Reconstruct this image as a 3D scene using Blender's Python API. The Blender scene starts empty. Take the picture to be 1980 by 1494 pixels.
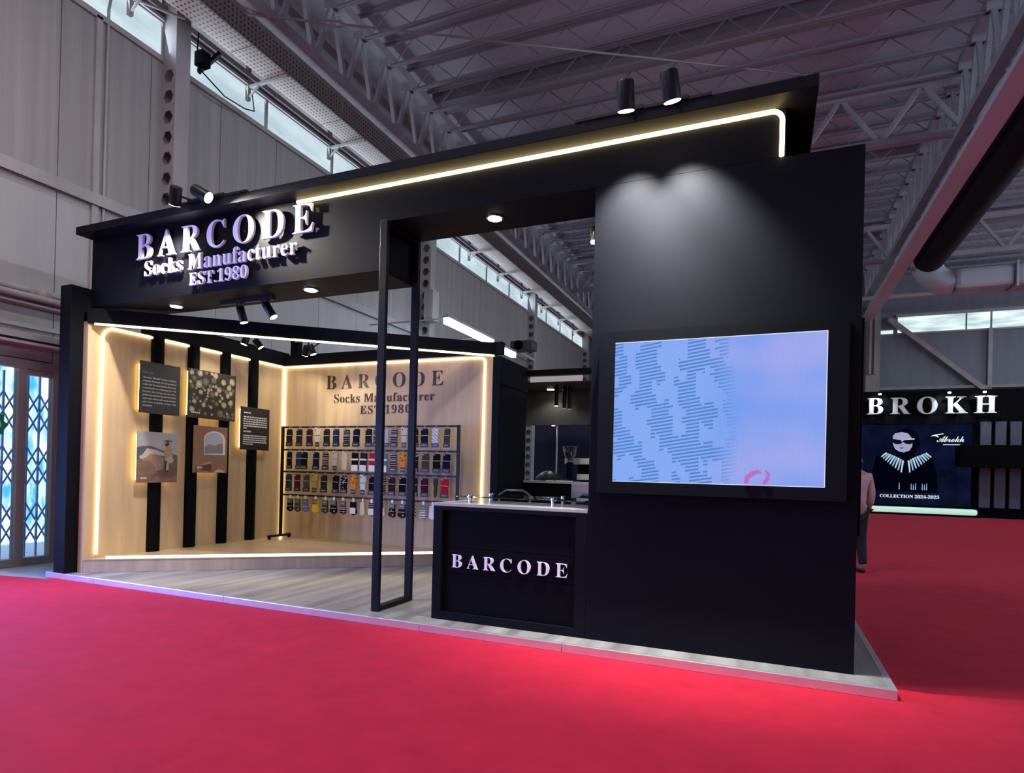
import bpy, bmesh, math, random
from mathutils import Vector, Matrix
random.seed(7)
S = bpy.context.scene
COL = S.collection
pi = math.pi

# ------------------------------------------------------------------ camera
YAW, PITCH, ROLL, FPX = 0.3995, 0.0034, 0.0245, 1173.5
cd = bpy.data.cameras.new('camera'); cam = bpy.data.objects.new('camera', cd); COL.objects.link(cam)
cd.sensor_width = 36; cd.lens = FPX / 1980 * 36; cd.shift_y = (905.66 - 747) / 1980
cd.clip_start = .05; cd.clip_end = 200
F0 = Vector((-math.sin(YAW), math.cos(YAW), 0)); R0 = Vector((math.cos(YAW), math.sin(YAW), 0)); U0 = Vector((0, 0, 1))
Fv = math.cos(PITCH) * F0 + math.sin(PITCH) * U0; Uv = -math.sin(PITCH) * F0 + math.cos(PITCH) * U0
Rv = math.cos(ROLL) * R0 + math.sin(ROLL) * Uv; Uv = -math.sin(ROLL) * R0 + math.cos(ROLL) * Uv
m4 = Matrix.Identity(4)
for i in range(3):
    m4[i][0] = Rv[i]; m4[i][1] = Uv[i]; m4[i][2] = -Fv[i]
m4.translation = (-0.8279, -4.7376, 1.4)
cam.matrix_world = m4
S.camera = cam

# ------------------------------------------------------------------ world, hall lamps, exposure
w = bpy.data.worlds.new('hall_ambient'); S.world = w; w.use_nodes = True
bg = w.node_tree.nodes['Background']; bg.inputs[0].default_value = (.60, .72, 1.0, 1); bg.inputs[1].default_value = .60
S.view_settings.view_transform = 'Standard'; S.view_settings.look = 'None'
S.view_settings.exposure = 0; S.view_settings.gamma = 1; S.view_settings.use_curve_mapping = False

def light(name, kind, loc, energy, color, target=None, **kw):
    l = bpy.data.lights.new(name, kind); l.energy = energy; l.color = color
    for k, v in kw.items(): setattr(l, k, v)
    o = bpy.data.objects.new(name, l); COL.objects.link(o); o.location = loc
    if target is not None:
        o.rotation_euler = (Vector(target) - Vector(loc)).to_track_quat('-Z', 'Y').to_euler()
    return o
# high-bay hall lamps hanging under the roof, in front of the stand and along the aisle
for x, y, e in ((-3.6, -1.25, 235), (-7.2, -2.4, 140), (-3.0, -6.5, 85), (9.5, 12, 110), (9.5, 21, 160), (-5.0, 10, 90), (-5.0, 19, 90)):
    light('high_bay_lamp', 'AREA', (x, y, 8.6), e, (1, .93, .90), (x, y, 0), shape='DISK', size=.9)
# left: daylight through the clerestory windows; right: unseen fill added to brighten the roof
o_ = light('roof_fill_light', 'AREA', (-10.22, 12, 8.45), 190, (.72, .85, 1), (0, 12, 11.5), shape='RECTANGLE', size=28, size_y=.55)
o_ = light('roof_fill_light', 'AREA', (20, 8, 8.45), 1700, (.70, .82, 1), (10, 8, 11.6), shape='RECTANGLE', size=34, size_y=.6, spread=2.0)
# daylight entering through the glazed doors in the hall wall
light('door_daylight', 'AREA', (-10.1, -3.1, 1.4), 760, (.16, .30, 1.0), (-5, -3.8, -.2), shape='RECTANGLE', size=4.0, size_y=2.4)

# ------------------------------------------------------------------ materials
MATS = {}
def nodes(m): return m.node_tree.nodes, m.node_tree.links
def mat(name, col, rough=.5, metal=0, var=0, scale=(6, 6, 6), bump=0, bscale=None, emit=0, ecol=None, spec=.5, detail=4, alpha=1, trans=0):
    m = bpy.data.materials.new(name); m.use_nodes = True; N, L = nodes(m); b = N['Principled BSDF']
    b.inputs['Base Color'].default_value = (*col, 1); b.inputs['Roughness'].default_value = rough
    b.inputs['Metallic'].default_value = metal; b.inputs['Specular IOR Level'].default_value = spec
    if alpha < 1: b.inputs['Alpha'].default_value = alpha
    if trans: b.inputs['Transmission Weight'].default_value = trans
    if emit:
        b.inputs['Emission Color'].default_value = (*(ecol or col), 1); b.inputs['Emission Strength'].default_value = emit
    if var or bump:
        tc = N.new('ShaderNodeTexCoord'); mp = N.new('ShaderNodeMapping'); mp.inputs['Scale'].default_value = scale
        L.new(tc.outputs['Object'], mp.inputs[0]); nz = N.new('ShaderNodeTexNoise'); nz.inputs['Scale'].default_value = 1
        nz.inputs['Detail'].default_value = detail; L.new(mp.outputs[0], nz.inputs['Vector'])
        if var:
            r = N.new('ShaderNodeValToRGB'); r.color_ramp.elements[0].position = .3; r.color_ramp.elements[1].position = .7
            r.color_ramp.elements[0].color = (*[max(0, c * (1 - var)) for c in col], 1)
            r.color_ramp.elements[1].color = (*[min(1, c * (1 + var)) for c in col], 1)
            L.new(nz.outputs['Fac'], r.inputs[0]); L.new(r.outputs[0], b.inputs['Base Color'])
        if bump:
            bp = N.new('ShaderNodeBump'); bp.inputs['Strength'].default_value = bump; bp.inputs['Distance'].default_value = .01
            if bscale:
                n2 = N.new('ShaderNodeTexNoise'); n2.inputs['Scale'].default_value = bscale; L.new(tc.outputs['Object'], n2.inputs['Vector']); L.new(n2.outputs['Fac'], bp.inputs['Height'])
            else: L.new(nz.outputs['Fac'], bp.inputs['Height'])
            L.new(bp.outputs[0], b.inputs['Normal'])
    MATS[name] = m
    return m
def emat(name, col, s):
    m = bpy.data.materials.new(name); m.use_nodes = True; N, L = nodes(m); N.remove(N['Principled BSDF'])
    e = N.new('ShaderNodeEmission'); e.inputs[0].default_value = (*col, 1); e.inputs[1].default_value = s
    L.new(e.outputs[0], N['Material Output'].inputs[0]); return m
def tex(m, kind, scale, coord='Object'):
    N, L = nodes(m); tc = N.new('ShaderNodeTexCoord'); mp = N.new('ShaderNodeMapping'); mp.inputs['Scale'].default_value = scale
    L.new(tc.outputs[coord], mp.inputs[0]); t = N.new(kind); t.inputs['Scale'].default_value = 1; L.new(mp.outputs[0], t.inputs['Vector']); return t
def ramp(m, src, stops):
    N, L = nodes(m); r = N.new('ShaderNodeValToRGB'); e = r.color_ramp.elements
    while len(e) < len(stops): e.new(.5)
    for k, (p, c) in enumerate(stops): e[k].position = p; e[k].color = (*c, 1)
    L.new(src, r.inputs[0]); return r

black = mat('black_laminate', (.0062, .0067, .0092), .55, var=.1, scale=(2, 2, 2), spec=.06)
blackm = mat('black_matt', (.0028, .0029, .0042), .6, spec=.06)
tubeb = mat('black_powder_coat', (.006, .006, .008), .4, spec=.2)
wood = mat('oak_laminate', (.52, .378, .228), .5, var=.17, scale=(7, 7, .55), detail=7, spec=.3)
woodf = mat('oak_floor', (.52, .378, .228), .3, var=.15, scale=(.7, 8, 8), detail=7)
woodr = mat('oak_riser', (.48, .34, .235), .5, var=.15, scale=(9, 9, .8), detail=6, spec=.3)
deckm = mat('grey_deck_laminate', (.27, .265, .255), .25, var=.42, scale=(5.5, .45, 1), detail=6)
trimm = mat('edge_trim_aluminium', (.72, .71, .74), .33, metal=.75, var=.06)
white = mat('white_letter_acrylic', (.88, .84, .92), .35)
whitee = mat('white_letter_face', (.85, .82, .92), .35)
darkl = mat('dark_engraved_letter', (.035, .016, .012), .5)
steel = mat('painted_steel_grey', (.31, .29, .285), .55, var=.16, scale=(2, 2, .7))
steeld = mat('painted_steel_roof', (.36, .35, .37), .6, var=.15, scale=(1.5, 1.5, 1.5))
jointm = mat('joist_steel', (.30, .30, .33), .6)
deck = mat('roof_deck', (.50, .52, .60), .7, var=.12, scale=(.25, 2.5, 1))
chrome = mat('chrome', (.8, .82, .82), .15, metal=1)
panelm = mat('wall_panel_grey', (.27, .255, .245), .55, var=.13, scale=(9, 9, .12), detail=5)
panell = mat('wall_panel_light', (.34, .335, .33), .5, var=.07, scale=(5, 5, .3))
concrete = mat('concrete_floor', (.30, .32, .36), .5, var=.2, scale=(2, 2, 2))
led = emat('warm_led_neon', (1, .82, .42), 5.5)
ledh = emat('warm_white_led', (1, .78, .36), 15)
lens = emat('lamp_lens', (1, .95, .80), 14)
glassm = mat('clear_glass', (.75, .9, .85), .03, trans=1, spec=.5)

def carpet_mat():
    m = mat('red_carpet', (.52, .010, .030), .9, spec=.12); N, L = nodes(m); b = N['Principled BSDF']
    t = tex(m, 'ShaderNodeTexNoise', (3.5, 3.5, 3.5)); t.inputs['Detail'].default_value = 8; t.inputs['Roughness'].default_value = .7
    r = ramp(m, t.outputs['Fac'], [(.3, (.42, .0045, .021)), (.7, (.56, .009, .031))]); L.new(r.outputs[0], b.inputs['Base Color'])
    b.inputs['Sheen Weight'].default_value = .25; b.inputs['Sheen Tint'].default_value = (1, .25, .35, 1); b.inputs['Sheen Roughness'].default_value = .5
    t2 = tex(m, 'ShaderNodeTexNoise', (700, 700, 700)); w2 = tex(m, 'ShaderNodeTexNoise', (1.6, 3.4, 1)); w2.inputs['Detail'].default_value = 2
    ad = N.new('ShaderNodeMath'); ad.operation = 'MULTIPLY_ADD'; ad.inputs[1].default_value = .12
    L.new(t2.outputs['Fac'], ad.inputs[0]); L.new(w2.outputs['Fac'], ad.inputs[2])
    bp = N.new('ShaderNodeBump'); bp.inputs['Strength'].default_value = .5; bp.inputs['Distance'].default_value = .03
    L.new(ad.outputs[0], bp.inputs['Height']); L.new(bp.outputs[0], b.inputs['Normal'])
    return m
carpetm = carpet_mat()
def perf_mat(name, col, vert=False):
    m = mat(name, col, .5); N, L = nodes(m); b = N['Principled BSDF']
    t = tex(m, 'ShaderNodeTexVoronoi', (12, 12, 12)); t.inputs['Randomness'].default_value = 0; t.voronoi_dimensions = '2D'
    if vert:
        mp = [n for n in N if n.type == 'MAPPING'][0]; mp.inputs['Rotation'].default_value = (0, pi / 2, 0)
    r = ramp(m, t.outputs['Distance'], [(.0, (.03, .025, .025)), (.22, (.03, .025, .025)), (.27, col), (1, col)]); L.new(r.outputs[0], b.inputs['Base Color']); return m
trayp = perf_mat('perforated_tray_pink', (.44, .35, .325)); trayd = perf_mat('perforated_tray_grey', (.27, .26, .245), True)
def window_mat(name, c1, c2, s, sc=(5, 3, 4)):
    m = emat(name, c1, s); N, L = nodes(m); e = [n for n in N if n.type == 'EMISSION'][0]
    t = tex(m, 'ShaderNodeTexNoise', sc); t.inputs['Detail'].default_value = 4
    r = ramp(m, t.outputs['Fac'], [(.35, c1), (.65, c2)]); L.new(r.outputs[0], e.inputs[0]); return m
clerest = window_mat('daylit_polycarbonate', (.46, .60, .67), (.68, .82, .88), 1.0, (2.5, .8, 2.5))
clereup = window_mat('daylit_upper_glazing', (.20, .22, .23), (.30, .32, .33), 1.0)
farwin = window_mat('daylit_far_window', (.42, .58, .58), (.85, 1.0, .98), 1.1, (.8, .8, 5))
outside = window_mat('bright_outdoors', (.05, .32, .75), (1.0, 1.0, 1.0), 2.2, (3, 5, 1.6))

# ------------------------------------------------------------------ geometry helpers
class MB:
    def __init__(s): s.v = []; s.f = []
    def add(s, vs, fs):
        n = len(s.v); s.v += [tuple(p) for p in vs]; s.f += [tuple(i + n for i in f) for f in fs]; return s
    def box(s, x0, x1, y0, y1, z0, z1):
        vs = [(x, y, z) for z in (z0, z1) for y in (y0, y1) for x in (x0, x1)]
        return s.add(vs, [(0, 2, 3, 1), (4, 5, 7, 6), (0, 1, 5, 4), (2, 6, 7, 3), (0, 4, 6, 2), (1, 3, 7, 5)])
    def prism(s, pts, z0, z1):       # plan polygon (counter-clockwise), extruded in z
        n = len(pts); vs = [(x, y, z0) for x, y in pts] + [(x, y, z1) for x, y in pts]
        return s.add(vs, [tuple(range(n))[::-1], tuple(range(n, 2 * n))] + [(i, (i + 1) % n, (i + 1) % n + n, i + n) for i in range(n)])
    def bar(s, a, b, wd, ht, up=(0, 0, 1)):   # rectangular bar between two points
        a = Vector(a); b = Vector(b); d = (b - a).normalized(); u = Vector(up)
        if abs(d.dot(u)) > .98: u = Vector((1, 0, 0))
        r = d.cross(u).normalized() * wd / 2; u = r.cross(d).normalized() * ht / 2
        vs = [p + q for p in (a, b) for q in (-r - u, r - u, r + u, -r + u)]
        return s.add(vs, [(0, 3, 2, 1), (4, 5, 6, 7), (0, 1, 5, 4), (1, 2, 6, 5), (2, 3, 7, 6), (3, 0, 4, 7)])
    def tube(s, path, r, n=8, closed=False, caps=True):
        P = [Vector(p) for p in path]; rs = r if isinstance(r, (list, tuple)) else [r] * len(P); base = len(s.v); prev = None; K = len(P)
        for i, p in enumerate(P):
            if closed: d = P[(i + 1) % K] - P[i - 1]
            else: d = P[min(i + 1, K - 1)] - P[max(i - 1, 0)]
            d.normalize()
            if prev is None: a = Vector((0, 0, 1)) if abs(d.z) < .9 else Vector((1, 0, 0)); u = d.cross(a).normalized()
            else: u = (prev - d * prev.dot(d)).normalized()
            prev = u; v = d.cross(u)
            for k in range(n): s.v.append(tuple(p + (u * math.cos(2 * pi * k / n) + v * math.sin(2 * pi * k / n)) * rs[i]))
        for i in range(K if closed else K - 1):
            j = (i + 1) % K
            for k in range(n):
                s.f.append((base + i * n + k, base + i * n + (k + 1) % n, base + j * n + (k + 1) % n, base + j * n + k))
        if caps and not closed:
            s.f.append(tuple(base + k for k in range(n))[::-1]); s.f.append(tuple(base + (K - 1) * n + k for k in range(n)))
        return s
    def lathe(s, prof, c, n=20, axis=(0, 0, 1)):   # prof: (radius, height along axis)
        ax = Vector(axis).normalized(); u = ax.orthogonal().normalized(); v = ax.cross(u); c = Vector(c); b = len(s.v)
        for r, h in prof:
            for k in range(n): s.v.append(tuple(c + ax * h + (u * math.cos(2 * pi * k / n) + v * math.sin(2 * pi * k / n)) * r))
        for i in range(len(prof) - 1):
            for k in range(n): s.f.append((b + i * n + k, b + i * n + (k + 1) % n, b + (i + 1) * n + (k + 1) % n, b + (i + 1) * n + k))
        s.f.append(tuple(b + k for k in range(n))[::-1]); s.f.append(tuple(b + (len(prof) - 1) * n + k for k in range(n)))
        return s
    def plate(s, pts, O, U, V, t=.004):     # outline in a plane, given thickness towards U x V
        O = Vector(O); U = Vector(U); V = Vector(V); W = U.cross(V).normalized() * t; n = len(pts)
        vs = [O + U * a + V * b for a, b in pts]; vs += [p + W for p in vs]
        return s.add(vs, [tuple(range(n))[::-1], tuple(range(n, 2 * n))] + [(i, (i + 1) % n, (i + 1) % n + n, i + n) for i in range(n)])
    def data(s, name, off=(0, 0, 0), bevel=0, smooth=False):
        me = bpy.data.meshes.new(name); o = Vector(off)
        me.from_pydata([tuple(Vector(p) - o) for p in s.v], [], s.f); bm = bmesh.new(); bm.from_mesh(me)
        bmesh.ops.recalc_face_normals(bm, faces=bm.faces)
        if bevel:
            es = [e for e in bm.edges if len(e.link_faces) == 2 and e.calc_face_angle(0) > .5]
            bmesh.ops.bevel(bm, geom=es, offset=bevel, segments=2, profile=.5, affect='EDGES', clamp_overlap=True)
        bm.to_mesh(me); bm.free()
        if smooth:
            for p in me.polygons: p.use_smooth = True
            me.set_sharp_from_angle(angle=.7)
        return me
    def part(s, name, m, parent, bevel=0, smooth=False):
        me = s.data(name, parent['_o'] if '_o' in parent.keys() else (0, 0, 0), bevel, smooth); me.materials.append(m)
        o = bpy.data.objects.new(name, me); COL.objects.link(o); o.parent = parent
        o['_o'] = parent['_o'] if '_o' in parent.keys() else (0, 0, 0)
        return o
    def one(s, name, m, label, cat, group=None, bevel=0, smooth=False, kind=None):
        xs = [p[0] for p in s.v]; ys = [p[1] for p in s.v]; zs = [p[2] for p in s.v]
        off = ((min(xs) + max(xs)) / 2, (min(ys) + max(ys)) / 2, min(zs))
        me = s.data(name, off, bevel, smooth); me.materials.append(m); o = bpy.data.objects.new(name, me); COL.objects.link(o); o.location = off
        o['_o'] = off; tag(o, label, cat, group, kind); return o
def tag(o, label=None, cat=None, group=None, kind=None):
    if label: o['label'] = label
    if cat: o['category'] = cat
    if group: o['group'] = group
    if kind: o['kind'] = kind
    return o
def thing(name, label, cat, loc=(0, 0, 0), group=None, kind=None):
    o = bpy.data.objects.new(name, None); COL.objects.link(o); o.location = loc; o.empty_display_size = .1; o['_o'] = tuple(loc)
    return tag(o, label, cat, group, kind)
def struct(name, mb, m, bevel=0):
    me = mb.data(name, (0, 0, 0), bevel); me.materials.append(m); o = bpy.data.objects.new(name, me); COL.objects.link(o); o['kind'] = 'structure'; return o
def copy_tree(o, delta, label=None, group=None):
    c = o.copy(); COL.objects.link(c); c.location = Vector(o.location) + Vector(delta)
    if label: c['label'] = label
    if group: c['group'] = group
    for ch in list(o.children):
        k = ch.copy(); COL.objects.link(k); k.parent = c; k.matrix_parent_inverse = ch.matrix_parent_inverse.copy()
        for g in list(ch.children):
            q = g.copy(); COL.objects.link(q); q.parent = k; q.matrix_parent_inverse = g.matrix_parent_inverse.copy()
    return c
def arc(c, r, a0, a1, n, U, V):
    c = Vector(c); U = Vector(U); V = Vector(V)
    return [c + U * r * math.cos(a0 + (a1 - a0) * i / n) + V * r * math.sin(a0 + (a1 - a0) * i / n) for i in range(n + 1)]

# lettering: serif glyphs turned into solid meshes, one mesh per letter
def serif(s, base=None):
    o = ''
    A, a = base or (0x1D400, 0x1D41A)
    for ch in s:
        if 'A' <= ch <= 'Z': o += chr(A + ord(ch) - 65)
        elif 'a' <= ch <= 'z': o += chr(a + ord(ch) - 97)
        elif '0' <= ch <= '9' and not base: o += chr(0x1D7CE + ord(ch) - 48)
        else: o += ch
    return o
def text_bm(body, spacing=1.0, thin=0.0, depth=.02):
    c = bpy.data.curves.new('lettering', 'FONT'); c.body = body; c.size = 1; c.space_character = spacing; c.offset = -thin
    c.extrude = depth / 2; c.resolution_u = 4; c.fill_mode = 'BOTH'
    o = bpy.data.objects.new('lettering', c); COL.objects.link(o); bpy.context.view_layer.update()
    me = bpy.data.meshes.new_from_object(o.evaluated_get(bpy.context.evaluated_depsgraph_get()))
    bm = bmesh.new(); bm.from_mesh(me); bmesh.ops.remove_doubles(bm, verts=bm.verts, dist=1e-5)
    bpy.data.objects.remove(o); bpy.data.curves.remove(c); bpy.data.meshes.remove(me); return bm
def bounds(bm):
    xs = [v.co.x for v in bm.verts]; ys = [v.co.y for v in bm.verts]; return min(xs), max(xs), min(ys), max(ys)
def components(bm):
    seen = set(); out = []
    for v in bm.verts:
        if v in seen: continue
        st = [v]; seen.add(v); comp = []
        while st:
            a = st.pop(); comp.append(a)
            for e in a.link_edges:
                b = e.other_vert(a)
                if b not in seen: seen.add(b); st.append(b)
        out.append(comp)
    out.sort(key=lambda c: min(v.co.x for v in c)); return out
def letters(parent, text, x0, x1, z0, cap, ycen, depth, m, thin=0.0, U=(1, 0, 0), V=(0, 0, 1), O=None, name='letter', raw=None, joined=False):
    """text standing on a plane: U along the line, V up; x0..x1 measured along U from O"""
    U = Vector(U); V = Vector(V); W = U.cross(V); body = raw or serif(text)
    ref = text_bm(serif('E')); capu = bounds(ref)[3]; ref.free()
    k = cap / capu
    ws = []
    for sp in (1.0, 1.4):
        b = text_bm(body, sp); q = bounds(b); ws.append(q[1] - q[0]); b.free()
    need = (x1 - x0) / k
    sp = 1.0 + .4 * (need - ws[0]) / (ws[1] - ws[0]) if ws[1] > ws[0] else 1
    sp = max(.86, min(2.2, sp))
    bm = text_bm(body, sp, thin, depth / k); q = bounds(bm); kx = (x1 - x0) / (q[1] - q[0])
    off = Vector(parent['_o']); O = Vector(O if O is not None else (0, ycen, 0))
    def wp(co): return O + U * (x0 + (co.x - q[0]) * kx) + V * (z0 + co.y * k) + W * (co.z * k) - off
    groups = components(bm)
    if joined: groups = [[v for g in groups for v in g]]
    res = []
    for g in groups:
        idx = {v: i for i, v in enumerate(g)}; fs = []
        faces = set(f for v in g for f in v.link_faces)
        for f in faces: fs.append([idx[v] for v in f.verts])
        me = bpy.data.meshes.new(name); me.from_pydata([wp(v.co) for v in g], [], fs); me.materials.append(m)
        o = bpy.data.objects.new(name, me); COL.objects.link(o); o.parent = parent; o['_o'] = parent['_o']; res.append(o)
    bm.free(); return res

# ================================================================== HALL
HX, FZ = -10.3, -.07          # hall wall plane, carpet level
struct('floor', MB().box(-10.6, 24, -22, 28, FZ - .12, FZ - .012), concrete)
MB().prism([(-10.29, -22), (24, -22), (24, 25.48), (-1, 25.48), (-1, .4), (-9.0, .4), (-9.0, -.07), (-9.62, -.19), (-10.29, -.33)], FZ - .012, FZ).one(
    'red_carpet', carpetm, 'wide red carpet laid over the hall floor around the black stand', 'carpet')

# ---- left hall wall: sandwich panels between girts
wl = struct('wall_left', MB().box(HX - .25, HX - .06, 1.0, 27.6, FZ - .1, 11.4).box(HX - .25, HX - .06, -6, 1.0, 2.72, 11.4), panelm)
seams = [-6, -4.6, -3.2, -1.8, -.5, .688]
y = .688
while y < 27.3: y += 1.375; seams.append(min(y, 27.55))
pan = {}
for a, b in zip(seams, seams[1:]):
    for z0, z1, mm in ((2.78 if b < 1 else FZ, 5.24, panell), (5.42, 8.12, panelm)):
        p = MB().box(HX - .06, HX, a + .006, b - .006, z0, z1); p.part('wall_panel', mm, wl)
struct('trim_1', MB().box(HX - .03, HX + .07, -6, 27.5, 5.24, 5.42).box(HX + .05, HX + .09, -6, 27.5, 5.24, 5.275), steel)
struct('trim_2', MB().box(HX - .03, HX + .05, -6, 27.5, 8.06, 8.14), steel)
struct('trim_3', MB().box(HX - .03, HX + .06, -6, 27.5, 8.74, 8.80).box(HX - .03, HX + .10, -6, 27.5, 8.86, 8.96), steeld)
struct('trim_4', MB().box(HX - .03, HX + .05, -6, 1.1, 3.20, 3.26).box(HX, HX + .22, -6, 1.1, 3.02, 3.10).box(HX, HX + .22, -6, 1.1, 2.95, 2.985), steeld)
# clerestory windows: one structure for each bay, panes one by one
colY = [2.25, 10.5, 19.0, 27.2]
edges = [(-6, 2.25), (2.5, 10.5), (10.75, 19.0), (19.25, 27.2)]
for i, (a, b) in enumerate(edges):
    wn = struct('window_%d' % (i + 1), MB().box(HX - .02, HX + .02, a, b, 8.13, 8.17).box(HX - .02, HX + .02, a, b, 8.71, 8.75), steel)
    n = 4; st = (b - a) / n
    for k in range(n):
        MB().box(HX - .02, HX - .005, a + k * st + .03, a + (k + 1) * st - .03, 8.17, 8.71).part('pane', clerest, wn)
        MB().box(HX - .02, HX - .005, a + k * st + .03, a + (k + 1) * st - .03, 8.97, 9.7).part('upper_pane', clereup, wn)
        MB().box(HX - .02, HX + .03, a + (k + 1) * st - .03, a + (k + 1) * st + .03, 8.14, 8.74).part('mullion', steel, wn)
# ---- castellated columns with hexagonal holes
def hexcol(X0, X1, Y0, Y1, ztop, label, zlast=7.64):
    c = thing('steel_column', label, 'column', ((X0 + X1) / 2, (Y0 + Y1) / 2, FZ), 'castellated columns along the hall wall')
    p = MB(); t = .012; z = zlast; xm = (X0 + X1) / 2; hw = (X1 - X0) * .40; hh = .105; cell = .342
    def plate(z0, z1, hole):
        if not hole: p.box(X0, X1, Y0, Y0 + t, z0, z1); return
        zc = (z0 + z1) / 2
        out = [(X0, z0), (xm, z0), (X1, z0), (X1, zc), (X1, z1), (xm, z1), (X0, z1), (X0, zc)]
        inn = [(xm - hw * .5, zc - hh), (xm, zc - hh), (xm + hw * .5, zc - hh), (xm + hw, zc), (xm + hw * .5, zc + hh), (xm, zc + hh), (xm - hw * .5, zc + hh), (xm - hw, zc)]
        vs = [(x, Y0, q) for x, q in out] + [(x, Y0, q) for x, q in inn] + [(x, Y0 + t, q) for x, q in out] + [(x, Y0 + t, q) for x, q in inn]
        fs = []
        for k in range(8):
            j = (k + 1) % 8
            fs += [(k, j, j + 8, k + 8), (k + 16, k + 24, j + 24, j + 16), (k + 8, j + 8, j + 24, k + 24)]
        p.add(vs, fs)
    plate(z + cell / 2 + .17, ztop, False)
    z += .17
    while z - cell / 2 > .4: plate(z - cell / 2, z + cell / 2, True); z -= cell
    plate(FZ, z + cell / 2, False)
    p.part('web_plate', steel, c)
    MB().box(X1 - .001, X1 + .014, Y0, Y1, FZ, ztop).part('flange', steel, c)
    MB().box(X0 - .014, X0, Y0, Y1, FZ, ztop).part('flange', steel, c)
    MB().box(X0, X1, Y1 - .02, Y1, FZ, ztop).part('rear_plate', steeld, c)
    return c
hexcol(-10.29, -9.99, 2.25, 2.52, 9.35, 'castellated grey steel column rising behind the illuminated sign header')
hexcol(-10.29, -9.99, 10.5, 10.8, 9.35, 'castellated steel column seen through the gap beside the thin black frame')
hexcol(-10.29, -9.99, 19.0, 19.3, 9.35, 'distant castellated steel column behind the coffee bar')
hexcol(-10.29, -9.99, 27.1, 27.4, 9.35, 'farthest castellated steel column, in the corner of the hall')
# conduit on the wall left of the first column
MB().tube([(HX + .03, 1.33, 2.9), (HX + .03, 1.33, 8.3), (HX + .05, 1.36, 8.55), (HX + .12, 1.5, 8.62), (HX + .45, 2.3, 8.72)], .022, 8).one(
    'conduit', steel, 'thin grey conduit climbing the hall wall next to the nearest column', 'pipe', smooth=True)
struct('trim_5', MB().box(HX - .01, HX + .05, 1.15, 1.24, 2.9, 8.1), steel)
# pipes over the glass doors
for z0, r, lab in ((3.70, .055, 'upper grey pipe running along the wall over the glass doors'), (3.60, .045, 'lower grey pipe running along the wall over the glass doors')):
    MB().tube([(HX + .10 + (3.7 - z0), -6, z0), (HX + .10 + (3.7 - z0), 1.6, z0)], r, 10).one('wall_pipe', steel, lab, 'pipe', smooth=True)
struct('trim_6', MB().box(HX, HX + .16, -6, 1.6, 3.50, 3.525), steeld)
MB().lathe([(.03, -.14), (.085, -.1), (.075, -.02), (.10, .04), (.07, .12), (.03, .15)], (HX + .13, .42, 3.68), 9, (0, 1, -.2)).one(
    'cloth_wrap', mat('grey_cloth', (.30, .27, .26), .9, bump=.8, bscale=14), 'crumpled grey cloth wrapped around the pipes over the glass doors', 'cloth', smooth=True)

# ---- glazed doors with a folding grille
dfm = mat('door_frame_taupe', (.19, .165, .17), .5)
d1 = struct('door_1', MB().box(HX - .08, HX + .04, -6, 1.0, 2.64, 2.76).box(HX - .08, HX + .04, .69, .80, .03, 2.64).box(HX - .08, HX + .04, .255, .36, .03, 2.64)
    .box(HX - .08, HX + .04, -6, .8, FZ, .03).box(HX - .08, HX + .04, -.86, -.76, .03, 2.64).box(HX - .07, HX + .03, .36, .69, 2.56, 2.64), dfm)
for a, b in ((.36, .69), (-.76, .255), (-1.9, -.86)):
    MB().box(HX - .03, HX - .022, a, b, .03, 2.6).part('glass_pane', mat('door_glass', (.8, .92, 1), .02, trans=1), d1)
gm = mat('grille_steel', (.30, .52, .75), .5)
gr = thing('folding_grille', 'blue-grey folding security grille of crossed bars behind the glass doors', 'grille', (HX - .3, 0, FZ))
yy = -1.85
gx = HX - .3
while yy < .75:
    MB().box(gx - .012, gx + .012, yy - .012, yy + .012, FZ, 2.62).part('upright', gm, gr)
    for zc in (.42, 1.22, 1.98):
        for s in (-1, 1):
            MB().bar((gx + .015 * s, yy, zc - .14 * s - .05), (gx + .015 * s, yy + .15, zc + .14 * s - .05), .012, .022).part('lattice_bar', gm, gr)
            MB().bar((gx + .015 * s, yy, zc - .14 * s + .23), (gx + .015 * s, yy + .15, zc + .14 * s + .23), .012, .022).part('lattice_bar', gm, gr)
    yy += .15
struct('outdoor_backdrop', MB().box(-13.0, -12.9, -9, 4.5, -.4, 5), outside)  # glowing backdrop added for the daylight behind the glass doors
struct('floor_outside', MB().box(-13, HX - .1, -9, 4.5, FZ - .13, FZ - .02), mat('outdoor_paving', (.6, .65, .7), .8))
st = thing('door_sticker', 'green star-shaped sticker with a pale round emblem on the glass door', 'sticker', (HX - .02, .0, 1.78))
pts = []
for k in range(16):
    a = 2 * pi * k / 16; r = .20 if k % 2 == 0 else .145; pts.append((r * math.cos(a), r * .95 * math.sin(a)))
MB().plate(pts, (HX - .018, -.02, 1.85), (0, 1, 0), (0, 0, 1), .004).part('star', mat('sticker_green', (.01, .16, .07), .4), st)
MB().plate([(.105 * math.cos(k * pi / 10), .105 * math.sin(k * pi / 10)) for k in range(20)], (HX - .013, -.02, 1.85), (0, 1, 0), (0, 0, 1), .003).part('disc', mat('sticker_pale', (.5, .62, .7), .4), st)
MB().tube(arc((HX - .008, -.02, 1.85), .06, -2.8, .4, 8, (0, 1, 0), (0, 0, 1)), .011, 6).part('swirl', mat('sticker_dark', (.03, .06, .12), .4), st)
MB().tube(arc((HX - .008, .0, 1.87), .03, -2.8, .6, 6, (0, 1, 0), (0, 0, 1)), .010, 6).part('swirl', MATS['sticker_dark'], st)

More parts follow.
